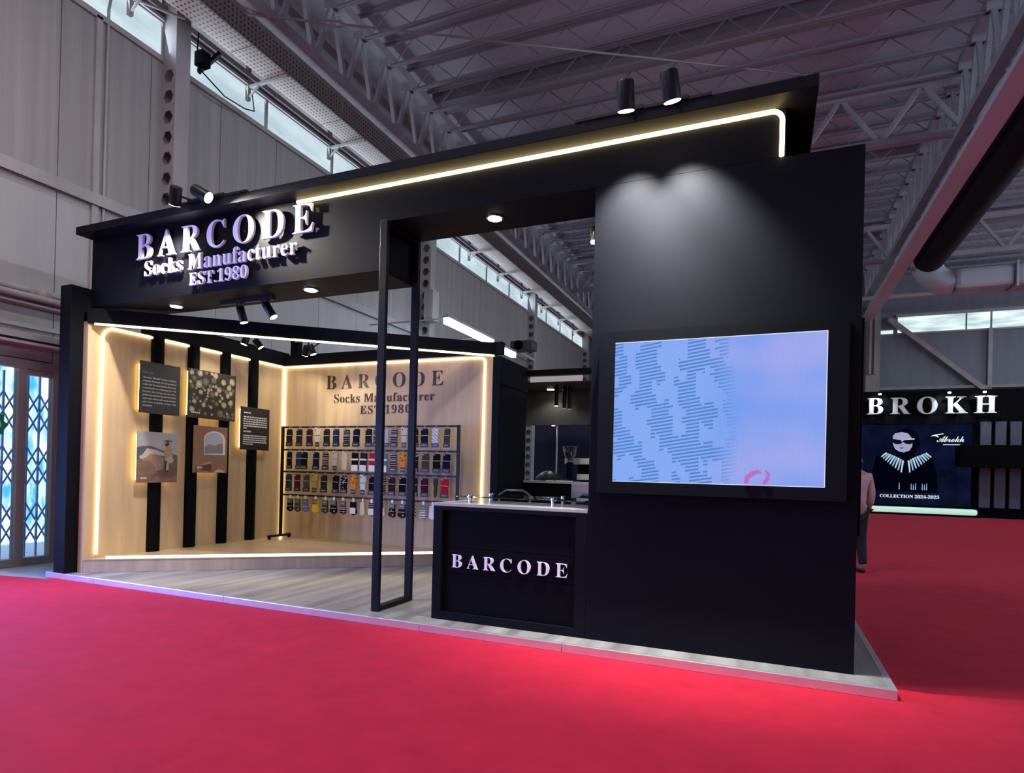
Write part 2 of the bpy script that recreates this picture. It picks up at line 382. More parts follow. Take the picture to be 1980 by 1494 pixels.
# ---- cable tray along the wall
ct = thing('cable_tray', 'pinkish perforated cable tray on brackets high along the hall wall', 'cable tray', (-9.5, 12, 8.7))
y = -4
while y < 27:
    MB().box(-9.83, -9.31, y + .01, min(y + 2.4, 27.3) - .01, 8.735, 8.755).part('perforated_plate', trayp, ct)
    MB().box(-9.315, -9.295, y + .01, min(y + 2.4, 27.3) - .01, 8.735, 9.16).part('side_plate', trayd, ct); y += 2.4
for k in range(11):
    y = 1.66 + 2.36 * k
    MB().bar((-10.28, y, 8.70), (-9.28, y, 8.70), .05, .05).bar((-10.27, y, 8.44), (-10.27, y, 9.1), .07, .07, (1, 0, 0)).bar((-10.25, y, 8.5), (-9.95, y, 8.70), .03, .03).part('bracket', steel, ct)
# black junction boxes on the first column
fl = thing('flood_light', 'small black floodlight with hanging cable on the nearest column', 'floodlight', (-9.9, 2.6, 8.1))
MB().box(-9.97, -9.78, 2.58, 2.76, 8.16, 8.40).part('housing', blackm, fl, bevel=.01)
MB().bar((-9.97, 2.67, 8.10), (-9.74, 2.9, 8.50), .10, .05).part('bracket', blackm, fl)
MB().tube([(-9.9, 2.6, 8.7), (-9.95, 2.62, 8.4), (-9.93, 2.7, 8.12), (-9.95, 3.2, 7.98), (-10.0, 3.7, 8.05), (-10.1, 4.02, 8.2), (-10.2, 4.05, 8.6)], .012, 6).part('cable', blackm, fl)

# ---- roof: deck, joists, girders, trusses
struct('ceiling', MB().box(-10.6, 24, -22, 28, 11.32, 11.4), deck)
def joist_proto(y):
    j = thing('roof_joist', 'slender lattice roof joist spanning across the hall under the roof deck', 'joist', (0, y, 10.66), 'lattice joists under the hall roof')
    MB().box(-9.3, 16, y - .05, y + .05, 10.66, 10.69).box(-9.3, 16, y - .012, y + .012, 10.66, 10.74).part('bottom_chord', jointm, j)
    MB().box(-9.3, 16, y - .05, y + .05, 11.22, 11.25).box(-9.3, 16, y - .012, y + .012, 11.17, 11.25).part('top_chord', jointm, j)
    m = MB(); x = -9.0
    while x < 15.5:
        m.bar((x, y, 10.7), (x + .55, y, 11.2), .022, .022); m.bar((x + .55, y, 11.2), (x + 1.1, y, 10.7), .022, .022); x += 1.1
    m.part('lattice_web', jointm, j); return j
JP = .95
j0 = joist_proto(3.2)
for k in range(1, 26): copy_tree(j0, (0, JP * k, 0))
# wide ventilation strips and purlins between joists
for y in (9.35, 16.0, 22.6):
    MB().box(-9.2, 15, y - .28, y + .28, 11.0, 11.3).one('roof_beam', mat('dark_roof_beam', (.25, .25, .27), .7) if 'dark_roof_beam' not in MATS else MATS['dark_roof_beam'],
        'broad dark beam running between the lattice joists under the roof', 'beam', 'broad dark beams under the roof')
def girder(X, label):
    g = thing('roof_girder', label, 'girder', (X, 12, 9.3), 'long lattice girders carrying the roof')
    MB().box(X - .11, X + .11, -3, 27.4, 9.26, 9.46).part('bottom_chord', steeld, g)
    MB().box(X - .11, X + .11, -3, 27.4, 10.82, 11.02).part('top_chord', steeld, g)
    y = 3.2 - 6 * JP; first = None
    proto = [MB().bar((X, 0, 10.85), (X, JP * .46, 9.44), .09, .09, (1, 0, 0)), MB().bar((X, JP, 10.85), (X, JP * .54, 9.44), .09, .09, (1, 0, 0))]
    dat = []
    for p in proto:
        me = p.data('web_member', (X, 0, 9.3)); me.materials.append(steeld); dat.append(me)
    while y < 26.5:
        for me in dat:
            o = bpy.data.objects.new('web_member', me); COL.objects.link(o); o.parent = g; o.location = (0, y - 12, 0)
        MB().box(X - .13, X + .13, y - .1, y + .1, 10.66, 10.84).part('gusset', steeld, g)
        y += JP
    return g
girder(-9.2, 'grey lattice roof girder above the perforated cable tray')
girder(3.06, 'grey lattice roof girder above the plain pale beam over the aisle')
MB().box(2.98, 3.43, -3, 27.3, 8.66, 8.80).one('tray_beam', mat('pale_beam', (.66, .64, .72), .6, var=.08, scale=(1, .3, 1)), 'flat pale beam running under the roof girder over the aisle', 'beam')
def truss(Y, label, x0=-9.2, x1=16, pitch=1.7):
    g = thing('roof_truss', label, 'truss', (3, Y, 9.4), 'cross trusses of the roof')
    MB().box(x0, x1, Y - .09, Y + .09, 9.38, 9.54).part('bottom_chord', steeld, g)
    MB().box(x0, x1, Y - .09, Y + .09, 10.62, 10.78).part('top_chord', steeld, g)
    x = 1.47 - 6 * pitch
    while x < x1 - 1:
        MB().bar((x, Y, 9.46), (x + pitch / 2, Y, 10.7), .10, .10).part('web_member', steeld, g)
        MB().bar((x + pitch / 2, Y, 10.7), (x + pitch, Y, 9.46), .10, .10).part('web_member', steeld, g); x += pitch
truss(12.05, 'nearer steel cross truss spanning the hall over the stand')
truss(21.1, 'farther steel cross truss spanning the hall near the end wall')
MB().tube([(-9, 12.4, 9.62), (16, 12.4, 9.62)], .063, 8).one('overhead_pipe', mat('pale_pipe', (.42, .36, .36), .5), 'pale pipe slung under the nearer roof truss', 'pipe', smooth=True)
MB().tube([(2, 24.5, 9.0), (16, 24.5, 9.0)], .09, 8).one('overhead_pipe', MATS['pale_pipe'], 'pale pipe below the roof in front of the end wall windows', 'pipe', smooth=True)
rod = thing('tie_rod', 'long pale tie rod with a turnbuckle crossing below the roof', 'tie rod', (-9.2, 3.2, 9.24))
a = Vector((-9.2, 3.21, 9.24)); b = Vector((-3.17, 8.7, 10.5)); d = (b - a)
MB().tube([a - d * .1, a + d * .115], .022, 6).tube([a + d * .175, b + d * .5], .022, 6).part('rod', steel, rod)
side = d.cross(Vector((0, 0, 1))).normalized() * .0 + Vector((0, 0, 1)) * .05
MB().tube([a + d * .11, a + d * .122 + side, a + d * .168 + side, a + d * .18, a + d * .168 - side, a + d * .122 - side], .018, 6, closed=True).part('turnbuckle', steel, rod)

# ---- ducts
dm = mat('galvanised_duct', (.50, .54, .58), .45, metal=.3, var=.12, scale=(1, 1, 3))
ddk = mat('black_duct', (.008, .009, .014), .7, spec=.2)
MB().lathe([(.48, 0), (.48, 24.6)], (4.05, -5.0, 8.95), 24, (0, 1, 0)).one('black_duct', ddk, 'fat black air duct running beside the pale beam over the aisle', 'duct', smooth=True)
du = thing('metal_duct', 'galvanised sectional air duct crossing over the far aisle', 'duct', (9, 20.2, 8.0))
x = 4.85
while x < 14:
    MB().box(x, x + 1.6, 19.7, 20.7, 7.85, 8.55).part('duct_section', dm, du, bevel=.12); MB().box(x + 1.6, x + 1.66, 19.62, 20.78, 7.78, 8.62).part('flange', dm, du); x += 1.66
el = MB(); ring = []
for i in range(9):
    a = pi / 2 * i / 8; ring.append((4.85 - .78 * math.sin(a), 20.2, 8.18 + .9 * (1 - math.cos(a))))
el.tube(ring, [.42 + .006 * i for i in range(9)], 18, caps=False).part('elbow', dm, du, smooth=True)

# ---- end wall of the hall
wb = struct('wall_back', MB().box(-10.6, 24, 27.6, 27.8, FZ - .1, 11.4), mat('end_wall_panel', (.17, .20, .23), .6, var=.08, scale=(4, 1, .3)))
wf = struct('window_5', MB().box(4.4, 20, 27.5, 27.6, 8.82, 8.95).box(4.4, 20, 27.52, 27.6, 8.02, 8.10), steeld)
for k, (a, b) in enumerate(((4.48, 7.03), (7.1, 7.92), (8.0, 11.0), (11.1, 14), (14.1, 17))): MB().box(a, b, 27.56, 27.58, 8.10, 8.82).part('pane', farwin, wf)
MB().box(3.7, 4.3, 27.56, 27.58, 8.1, 8.26).part('pane', farwin, wf)
MB().box(3.2, 3.76, 27.2, 27.58, FZ, 11).box(3.3, 3.4, 27.05, 27.2, 6.2, 9.3).box(3.5, 3.6, 27.05, 27.2, 6.2, 9.3).one('end_column', steel, 'grey steel column against the end wall beside the far stand', 'column')
MB().bar((4.1, 27.45, 8.75), (7.85, 27.45, 5.3), .2, .26, (0, 1, 0)).one('wall_brace', steel, 'thick diagonal steel brace across the end wall under the windows', 'brace')
MB().box(7.85, 8.0, 27.45, 27.58, 5, 8.1).one('wall_post', steeld, 'thin vertical post on the end wall under the windows', 'post')
MB().box(3.7, 16, 27.4, 27.58, 5.5, 5.62).one('wall_rail', steel, 'horizontal steel rail on the end wall above the far stand', 'rail')

# ================================================================== STAND
pf = thing('stand_platform', 'low pale grey platform under the black stand', 'platform', (-4.56, 2.8, FZ))
MB().box(-9.08, -.045, .045, 5.6, FZ, -.002).part('deck', deckm, pf)
segs = [-9.125, -8.2, -6.1, -3.7, -2.35, 0.0]
for a, b in zip(segs, segs[1:]):
    MB().box(a + .002, b - .002, 0, .045, FZ, 0).part('edge_trim', trimm, pf, bevel=.004)
for a, b in ((.045, 1.4), (1.4, 3.6), (3.6, 5.6)): MB().box(-.05, 0, a + .002, b - .002, FZ, 0).part('edge_trim', trimm, pf, bevel=.004)
for a, b in ((.045, 2.5), (2.5, 5.6)): MB().box(-9.125, -9.08, a + .002, b - .002, FZ, 0).part('edge_trim', trimm, pf, bevel=.004)

MB().box(-8.97, -8.76, 0, .33, 0, 3.56).one('corner_pillar', black, 'tall square black pillar at the end of the stand by the glass doors', 'pillar', bevel=.004)

# ---- header: canopy, sign box, soffit box
hd = thing('entrance_header', 'long black header with projecting canopy over the front of the stand', 'header', (-4.7, .5, 3.34))
MB().box(-8.752, -.5545, .027, 1.25, 4.177, 4.268).part('canopy', black, hd, bevel=.003)
MB().box(-8.758, -4.372, .236, .817, 3.338, 4.177).part('sign_box', black, hd, bevel=.002)
MB().box(-4.372, -.76, .236, .817, 3.812, 4.177).part('soffit_box', black, hd, bevel=.002)
pth = [(-5.44, .222, 4.160), (-.86, .222, 4.160)] + [tuple(p) for p in arc((-.86, .222, 4.085), .075, pi / 2, 0, 6, (1, 0, 0), (0, 0, 1))][1:] + [(-.785, .222, 3.815)]
MB().tube(pth, .017, 8).part('led_strip', ledh, hd)
nm = 'letter'
for txt, x0, x1, z0, cap, lab in (('BARCODE', -7.87, -5.20, 3.815, .30, 'big raised white letters BARCODE on the black sign header'),
        ('Socks Manufacturer', -7.72, -5.40, 3.605, .176, 'raised white letters Socks Manufacturer under the big name on the header'),
        ('EST.1980', -6.97, -6.09, 3.425, .138, 'raised white letters EST.1980 at the bottom of the sign header')):
    t = thing('letter_sign', lab, 'sign', ((x0 + x1) / 2, .2, z0), 'white sign lines on the header')
    letters(t, txt, x0, x1, z0, cap, .200, .03, whitee, thin=.006 if cap > .2 else .010)
    for q in range(4):
        xx = x0 + .12 + (x1 - x0 - .24) * q / 3
        MB().tube([(xx, .18, z0 + cap * .4), (xx, .236, z0 + cap * .4)], .008, 6).part('spacer', blackm, t)

def spot(name, loc, aim, L, r, label, power=0, cone=60, group=None, base=None, bodym=None, col=(1, .93, .80), lit=True, blend=.6):
    """cylindrical track head: body, rim, lens, stem; lamp inside the lens"""
    p = Vector(loc); d = (Vector(aim) - p).normalized(); t = thing(name, label, 'spotlight', tuple(p), group); bm_ = bodym or tubeb
    MB().lathe([(r * .9, -L), (r, -L + .01), (r, 0), (r * .93, .004), (r * .86, -.02)], p, 18, d).part('body', bm_, t, smooth=True)
    MB().lathe([(r * .92, -.004), (r * .92, .0055)], p, 18, d).part('lens', lens if lit else blackm, t)
    if base is not None:
        bq = Vector(base); mid = p - d * L * .55
        MB().tube([mid, bq], r * .22, 8).part('stem', bm_, t); MB().box(bq.x - .09, bq.x + .09, bq.y - .018, bq.y + .018, bq.z - .012, bq.z + .02).part('adapter', bm_, t)
    if power:
        o = light('lamp_beam', 'SPOT', tuple(p + d * .02), power, col, spot_size=math.radians(cone), spot_blend=blend, shadow_soft_size=.03)
        o.rotation_euler = d.to_track_quat('-Z', 'Y').to_euler()
    return t
# arm-mounted spots on the canopy
for x, lab in ((-1.885, 'lit black spotlight over the video screen, nearer the sign lettering'), (-1.54, 'lit tilted black spotlight over the video screen, nearer the canopy end')):
    spot('canopy_spotlight', (x, -.17, 4.165), (x + (-.02 if x < -1.7 else .12), .175, 3.2), .20, .066, lab, 760, 74, 'spotlights on the canopy edge', base=(x, .03, 4.285), blend=1.0, col=(1, .98, .95))
MB().box(-2.35, -1.28, .02, .055, 4.268, 4.292).one('spot_track', tubeb, 'short black lighting track on the canopy edge over the video screen', 'track')
MB().box(-6.95, -5.95, .02, .055, 4.268, 4.292).one('spot_track', tubeb, 'short black lighting track on the canopy edge over the sign letters', 'track')
spot('canopy_spotlight', (-6.33, -.12, 4.20), (-5.15, .215, 3.5), .19, .062, 'lit black spotlight on the canopy over the sign letters', 420, 78, 'spotlights on the canopy edge', base=(-6.36, .03, 4.285), blend=.8)
spot('canopy_spotlight', (-6.86, -.10, 4.215), (-7.35, .20, 3.4), .19, .062, 'black spotlight on the canopy seen from behind over the sign letters', 380, 80, 'spotlights on the canopy edge', base=(-6.72, .03, 4.285), blend=.8)
# recessed downlights
for x, y, z, lab in ((-7.62, .543, 3.338, 'round recessed downlight under the sign box near the pillar'), (-5.50, .521, 3.338, 'round recessed downlight under the sign box near the thin black frame'),
        (-3.284, .51, 3.812, 'round recessed downlight in the high soffit above the counter')):
    t = thing('downlight', lab, 'downlight', (x, y, z), 'recessed downlights in the header')
    MB().lathe([(.085, 0), (.085, -.008), (.07, -.012)], (x, y, z), 20).part('rim', chrome, t); MB().lathe([(.066, -.010), (.066, -.016)], (x, y, z), 20).part('lens', lens, t)
    light('downlight_beam', 'SPOT', (x, y, z - .03), 30, (1, .93, .82), (x, y, 0), spot_size=2.1, spot_blend=.6, shadow_soft_size=.05)
# track with two heads under the sign box
MB().box(-6.95, -6.12, .60, .635, 3.305, 3.338).one('spot_track', tubeb, 'short black lighting track under the sign box', 'track')
spot('track_spotlight', (-6.66, .70, 3.10), (-6.3, .95, 1.5), .19, .047, 'unlit black track spotlight under the sign box, nearer the pillar', 14, 60, 'track heads under the sign box', base=(-6.72, .617, 3.32))
spot('track_spotlight', (-6.20, .70, 3.13), (-5.4, .95, 1.9), .19, .047, 'unlit black track spotlight under the sign box, tilted towards the thin frame', 14, 60, 'track heads under the sign box', base=(-6.32, .617, 3.32))

# ---- thin black square frame in the entrance
fr = thing('square_portal', 'tall thin black metal frame standing at the entrance beside the sign box', 'frame', (-4.32, .5, 0))
for y0 in (.19, .77): MB().box(-4.365, -4.285, y0, y0 + .045, 0, 3.81).part('post', tubeb, fr, bevel=.003)
for z0 in (0, 3.77): MB().box(-4.365, -4.285, .235, .77, z0, z0 + .045).part('rail', tubeb, fr, bevel=.003)

# ---- tall screen wall and video screen
MB().box(-2.223, -.233, .236, 2.4, 0, 3.811).one('screen_wall', black, 'tall black block wall carrying the video screen', 'wall block', bevel=.003)
def screen_mat():
    m = emat('video_picture', (.2, .3, .9), 1.0); N, L = nodes(m); e = [n for n in N if n.type == 'EMISSION'][0]
    tc = N.new('ShaderNodeTexCoord'); sp = N.new('ShaderNodeSeparateXYZ'); L.new(tc.outputs['Generated'], sp.inputs[0])
    def M(op, a, b=None, c=None):
        n = N.new('ShaderNodeMath'); n.operation = op
        for k, v in enumerate((a, b, c)):
            if v is None: continue
            if isinstance(v, (int, float)): n.inputs[k].default_value = v
            else: L.new(v, n.inputs[k])
        return n.outputs[0]
    u, v = sp.outputs['X'], sp.outputs['Z']
    t = tex(m, 'ShaderNodeTexNoise', (2.6, 2.6, 3.0), 'Generated'); t.inputs['Detail'].default_value = 1
    base = ramp(m, t.outputs['Fac'], [(.36, (.19, .34, .88)), (.62, (.25, .36, .86))])
    pk = ramp(m, M('MULTIPLY_ADD', t.outputs['Fac'], .7, M('MULTIPLY', u, .55)), [(.55, (0, 0, 0)), (.95, (.10, .04, .0))])
    mx = N.new('ShaderNodeMix'); mx.data_type = 'RGBA'; mx.blend_type = 'ADD'; mx.inputs[0].default_value = 1
    L.new(base.outputs[0], mx.inputs[6]); L.new(pk.outputs[0], mx.inputs[7])
    # knitted dashes: rows slightly inclined, broken into blobs, only over the left half
    row = M('MULTIPLY_ADD', v, 41.0, M('MULTIPLY', u, -9.0)); ri = M('FLOOR', row); rf = M('FRACT', row)
    ui = M('FLOOR', M('MULTIPLY', u, 46.0))
    cb = N.new('ShaderNodeCombineXYZ'); L.new(M('MULTIPLY', ui, .155), cb.inputs[0]); L.new(M('MULTIPLY', M('FLOOR', M('MULTIPLY_ADD', u, 9.0, ri)), .075), cb.inputs[1])
    nz = N.new('ShaderNodeTexNoise'); nz.inputs['Scale'].default_value = 1.25; nz.inputs['Detail'].default_value = 1.6; L.new(cb.outputs[0], nz.inputs['Vector'])
    blob = M('GREATER_THAN', nz.outputs['Fac'], .485); ln = M('LESS_THAN', rf, .48)
    fade = N.new('ShaderNodeMapRange'); L.new(u, fade.inputs[0]); fade.inputs[1].default_value = .5; fade.inputs[2].default_value = .62; fade.inputs[3].default_value = 1; fade.inputs[4].default_value = 0
    fac = M('MULTIPLY', M('MULTIPLY', blob, ln), M('MULTIPLY', fade.outputs[0], .92))
    # pale field between the dashes
    pf_ = N.new('ShaderNodeMapRange'); L.new(u, pf_.inputs[0]); pf_.inputs[1].default_value = .42; pf_.inputs[2].default_value = .66; pf_.inputs[3].default_value = .75; pf_.inputs[4].default_value = 0
    m1 = N.new('ShaderNodeMix'); m1.data_type = 'RGBA'; L.new(pf_.outputs[0], m1.inputs[0]); L.new(mx.outputs[2], m1.inputs[6]); m1.inputs[7].default_value = (.25, .43, .92, 1)
    m2 = N.new('ShaderNodeMix'); m2.data_type = 'RGBA'; L.new(fac, m2.inputs[0]); L.new(m1.outputs[2], m2.inputs[6]); m2.inputs[7].default_value = (.075, .22, .58, 1)
    # fine pixel columns
    px = M('GREATER_THAN', M('FRACT', M('MULTIPLY', u, 160)), .5)
    m3 = N.new('ShaderNodeMix'); m3.data_type = 'RGBA'; m3.blend_type = 'MULTIPLY'; L.new(M('MULTIPLY', px, .12), m3.inputs[0]); L.new(m2.outputs[2], m3.inputs[6]); m3.inputs[7].default_value = (.6, .6, .7, 1)
    L.new(m3.outputs[2], e.inputs[0]); return m
vs = thing('video_screen', 'large video screen in a wide black frame showing blue knit pattern', 'screen', (-1.22, .18, 1.24))
bz = MB(); X0, X1, Z0, Z1 = -2.13, -.315, 1.238, 2.553; x0, x1, z0, z1 = -1.997, -.452, 1.333, 2.462
bz.box(X0, X1, .136, .236, z1, Z1).box(X0, X1, .136, .236, Z0, z0).box(X0, x0, .136, .236, z0, z1).box(x1, X1, .136, .236, z0, z1).part('frame', black, vs)
MB().box(x0, x1, .139, .16, z0, z1).part('display', screen_mat(), vs)
rmat = emat('screen_red', (.50, .16, .52), 1.0)
MB().tube([(-.98, .1385, 1.345), (-.975, .1385, 1.39), (-.94, .1385, 1.42), (-.90, .1385, 1.44), (-.875, .1385, 1.425)], [.016, .02, .022, .018, .008], 6).part('red_mark', rmat, vs)
MB().tube([(-.86, .1385, 1.345), (-.835, .1385, 1.38), (-.825, .1385, 1.42), (-.85, .1385, 1.45)], [.014, .018, .014, .006], 6).part('red_mark', rmat, vs)
sl = emat('screen_edge_glow', (.75, .80, 1.0), 1.0)
MB().box(x0, x1, .137, .1395, z1 - .006, z1).box(x0, x1, .137, .1395, z0, z0 + .005).box(x1 - .005, x1, .137, .1395, z0, z1).part('bright_edge', sl, vs)
MB().box(-.232, -.15, .75, 2.1, .95, 2.68).one('side_screen', blackm, 'black screen casing mounted on the aisle side of the screen wall', 'screen', bevel=.005)

# ---- reception counter
rc = thing('reception_counter', 'black reception counter with recessed front and white BARCODE letters', 'counter', (-2.97, .6, 0))
cx0, cx1, cy = -3.715, -2.226, .236
MB().box(cx0, cx1, cy + .05, .97, 0, 1.055).part('body', blackm, rc)
MB().box(cx0, cx0 + .09, cy, cy + .05, 0, 1.055).box(cx1 - .1, cx1, cy, cy + .05, 0, 1.055).box(cx0 + .09, cx1 - .1, cy, cy + .05, 0, .072).box(cx0 + .09, cx1 - .1, cy, cy + .05, 1.02, 1.055).part('front_frame', black, rc)
for z0, z1 in ((.076, .43), (.434, .672), (.676, 1.018)): MB().box(cx0 + .094, cx1 - .104, cy + .036, cy + .052, z0, z1).part('front_panel', blackm, rc)
MB().box(cx0, cx1, cy, .97, 1.055, 1.085).part('worktop', mat('grey_worktop', (.36, .37, .35), .22), rc, bevel=.003)
letters(rc, 'BARCODE', -3.522, -2.398, .489, .120, cy + .026, .02, whitee, thin=.011)
MB().box(-3.60, -2.32, .42, 1.06, 1.135, 1.145).part('glass_sheet', glassm, rc)
for x, y in ((-3.47, .50), (-2.62, .48), (-2.70, 1.02), (-3.45, .93)):
    MB().lathe([(.018, 0), (.018, .048), (.024, .05), (.024, .072), (.02, .075)], (x, y, 1.085), 12).part('standoff', chrome, rc, smooth=True)
MB().lathe([(.05, 0), (.07, .005), (.075, .012)], (-2.75, .75, 1.146), 16).one('small_dish', chrome, 'small shiny dish on the glass sheet of the reception counter', 'dish', smooth=True)

# ================================================================== OAK NICHE
NX, NY, ZF, ZT = -8.66, 3.48, .165, 3.13
A2 = Vector((-8.66, .165)); B2 = Vector((-4.61, NY)); D2 = (B2 - A2); D2n = D2.normalized(); N2 = Vector((D2n.y, -D2n.x))
struct('wall_niche_left', MB().box(NX - .09, NX, .15, NY + .09, 0, ZT), wood)
struct('wall_niche_back', MB().box(NX, -4.612, NY, NY + .09, 0, ZT), wood)
rf = thing('raised_floor', 'triangular raised oak floor inside the niche', 'step', (-7.3, 2.3, 0))
MB().prism([tuple(A2), tuple(B2), (NX, NY)], .0, ZF).part('floorboard', woodf, rf)
q = [A2 + N2 * .012, B2 + N2 * .012, B2, A2]
MB().prism([tuple(p) for p in q], .0, ZF - .012).part('riser', woodr, rf)
q = [A2 + N2 * .018, B2 + N2 * .018, B2 - N2 * .002, A2 - N2 * .002]
MB().prism([tuple(p) for p in q], ZF - .012, ZF + .002).part('nosing', woodr, rf)
MB().box(NX - .09, NX + .015, .9, NY + .09, ZT, 3.36).one('niche_band', black, 'black band on top of the oak wall that carries the picture boards', 'beam')
MB().box(NX + .015, -4.5, NY - .015, NY + .09, ZT, 3.31).one('niche_band', black, 'black band on top of the oak wall behind the sock rack', 'beam')
MB().box(-8.52, -8.36, NY - .02, NY + .09, 3.31, 3.56).one('niche_stub', blackm, 'short black block standing on the niche corner band', 'beam')
q = [A2 + N2 * .02 - D2n * .02, B2 + N2 * .02, B2 - N2 * .11, A2 - N2 * .11 - D2n * .02]
MB().prism([tuple(p) for p in q], 3.105, 3.297).one('niche_beam', black, 'black diagonal beam across the front of the oak niche', 'beam')
def P3(t, off, z): p = A2 + D2 * t + N2 * off; return (p.x, p.y, z)
LR = .016
MB().tube([P3(.012, .024, 3.10), P3(.995, .024, 3.10)], .014, 8).one('led_tube', led, 'glowing LED tube along the lower edge of the diagonal beam', 'LED tube', 'LED tubes of the niche')
MB().tube([P3(.045, -.03, ZF + .017), P3(.985, -.03, ZF + .017)], LR, 8).one('led_tube', led, 'glowing LED tube along the front edge of the raised oak floor', 'LED tube', 'LED tubes of the niche')
MB().tube([(NX + .017, .305, .215), (NX + .017, .325, 2.98), (NX + .017, .35, 3.04), (NX + .017, .43, 3.098), (NX + .017, .55, 3.100), (NX + .017, NY - .03, 3.100)], LR, 8).one(
    'led_tube', led, 'glowing LED tube outlining the oak wall with the picture boards', 'LED tube', 'LED tubes of the niche')
MB().tube([(NX + .02, NY - .02, ZF + .005), (NX + .02, NY - .02, 3.07)], LR * 1.15, 8).one('led_tube', led, 'upright glowing LED tube in the inner corner of the niche', 'LED tube', 'LED tubes of the niche')
MB().tube([(NX + .04, NY - .017, 3.098), (-4.84, NY - .017, 3.085)] + [tuple(p) for p in arc((-4.84, NY - .017, 3.015), .07, pi / 2, 0, 6, (1, 0, 0), (0, 0, 1))][1:] + [(-4.785, NY - .017, .2)], LR, 8).one(
    'led_tube', led, 'glowing LED tube outlining the oak wall behind the sock rack', 'LED tube', 'LED tubes of the niche')
# black half-round uprights
for k, (y0, y1, lab) in enumerate(((.985, 1.165, 'black upright slat nearest the pillar, behind the horse picture'), (1.555, 1.735, 'black upright slat at the near edge of the roses picture'),
        (2.125, 2.30, 'black upright slat at the far edge of the roses picture'), (2.68, 2.865, 'black upright slat behind the small black text board'))):
    pts = [(NX, y0)] + [(NX + .075 * math.sin(pi * i / 8) ** .6, y0 + (y1 - y0) * (1 - math.cos(pi * i / 8)) / 2) for i in range(1, 8)] + [(NX, y1)]
    MB().prism(pts[::-1], ZF, 3.12).one('wall_slat', blackm, lab, 'slat', 'black slats on the oak wall', smooth=True)
# picture boards
def board(y0, y1, z0, z1, name, label, front):
    X = NX + .115; t = thing(name, label, 'picture', (X, (y0 + y1) / 2, z0), 'boards on the black slats')
    MB().box(X - .012, X, y0, y1, z0, z1).part('board', front, t)
    i = .045
    MB().tube([(X - .075, y0 + i, z0 + i), (X - .075, y1 - i, z0 + i), (X - .075, y1 - i, z1 - i), (X - .075, y0 + i, z1 - i)], .008, 6, closed=True).part('backlight', emat('board_backlight', (1, .66, .16), 5) if 'bl' not in MATS else MATS['bl'], t)
    MB().box(X - .075, X - .012, (y0 + y1) / 2 - .05, (y0 + y1) / 2 + .05, (z0 + z1) / 2 - .2, (z0 + z1) / 2 + .2).part('mount', blackm, t)
    return t, X
MATS['bl'] = emat('board_backlight', (1, .70, .20), 11)
slate = mat('printed_slate', (.028, .029, .031), .5); slateb = mat('printed_black', (.010, .010, .011), .5)
ink = mat('printed_white', (.62, .62, .60), .6)
def onb(X, o=.0008): return dict(U=(0, 1, 0), V=(0, 0, 1), O=(X + o, 0, 0))
def patch(t, X, pts, m, lvl=1, name='printed_shape'):
    return MB().plate(pts, (X + .0004 * lvl, 0, 0), (0, 1, 0), (0, 0, 1), .0006).part(name, m, t)
t, X = board(.755, 1.352, 2.055, 2.75, 'text_board', 'dark grey board printed with a white paragraph, nearest the pillar', slate)
para = ['The name "Barcode" carries a symbolic', 'meaning. Each pair of socks produced', 'under the Barcode brand reflects our', 'commitment to combining art with', 'function. Our designs are not only a', 'product of expertise but also an artistic', 'expression where style meets comfort,', 'and where tradition merges with', 'innovation.']
letters(t, 'BARCODE.', .80, .955, 2.59, .024, 0, .0008, mat('printed_grey', (.22, .22, .22), .6), name='printed_text', joined=True, **onb(X))
for k, ln in enumerate(para):
    letters(t, ln, .80, 1.295 if k < 8 else .94, 2.525 - .047 * k, .021, 0, .0008, ink, name='printed_text', joined=True, **onb(X))
rose = mat('rose_photo', (.022, .021, .016), .5, var=.6, scale=(18, 18, 18))
t, X = board(1.485, 2.328, 2.06, 2.77, 'picture_board', 'wide picture board of cream roses among dark leaves', rose)
rb = [MB(), MB(), MB(), MB()]; rng = random.Random(3); placed = []
for k in range(400):
    ry, rz, rr_ = rng.uniform(1.51, 2.30), rng.uniform(2.09, 2.74), rng.choice((.022, .03, .04, .05, .06))
    if any((ry - a) ** 2 + (rz - b) ** 2 < (.78 * (rr_ + c_)) ** 2 for a, b, c_ in placed) or len(placed) > 62: continue
    rr_ = min(rr_, ry - 1.487, 2.326 - ry, rz - 2.063, 2.767 - rz)
    placed.append((ry, rz, rr_)); lvl = 0 if rng.random() < .35 else 1
    for q_ in range(6):
        a = q_ * pi / 3 + rng.random(); cy_, cz_ = ry + .42 * rr_ * math.cos(a), rz + .42 * rr_ * math.sin(a)
        rb[lvl].plate([(cy_ + .55 * rr_ * math.cos(g * pi / 4), cz_ + .55 * rr_ * math.sin(g * pi / 4)) for g in range(8)], (X + .0002 * (q_ + 1), 0, 0), (0, 1, 0), (0, 0, 1), .0004)
    rb[2 + lvl].plate([(ry + .45 * rr_ * math.cos(g * pi / 4 + .3), rz + .42 * rr_ * math.sin(g * pi / 4 + .3)) for g in range(8)], (X + .0016, 0, 0), (0, 1, 0), (0, 0, 1), .0005)
for m_, c_ in zip(rb, ((.14, .12, .085), (.36, .30, .20), (.20, .17, .12), (.55, .47, .34))):
    m_.part('printed_roses', mat('rose_tone', c_, .55, var=.35, scale=(40, 40, 40)), t)['kind'] = 'stuff'
def bars(t, X, y0, y1, z, h, m, n=3, lvl=2):
    w_ = (y1 - y0); p = y0; b = MB()
    while p < y1 - .004:
        ww = random.uniform(.025, .06) * (1 if w_ > .3 else .6); e = min(p + ww, y1); b.plate([(p, z), (e, z), (e, z + h), (p, z + h)], (X + .0022, 0, 0), (0, 1, 0), (0, 0, 1), .0006); p = e + .008
    b.part('printed_text', m, t)
bars(t, X, 1.545, 1.70, 2.125, .022, ink)
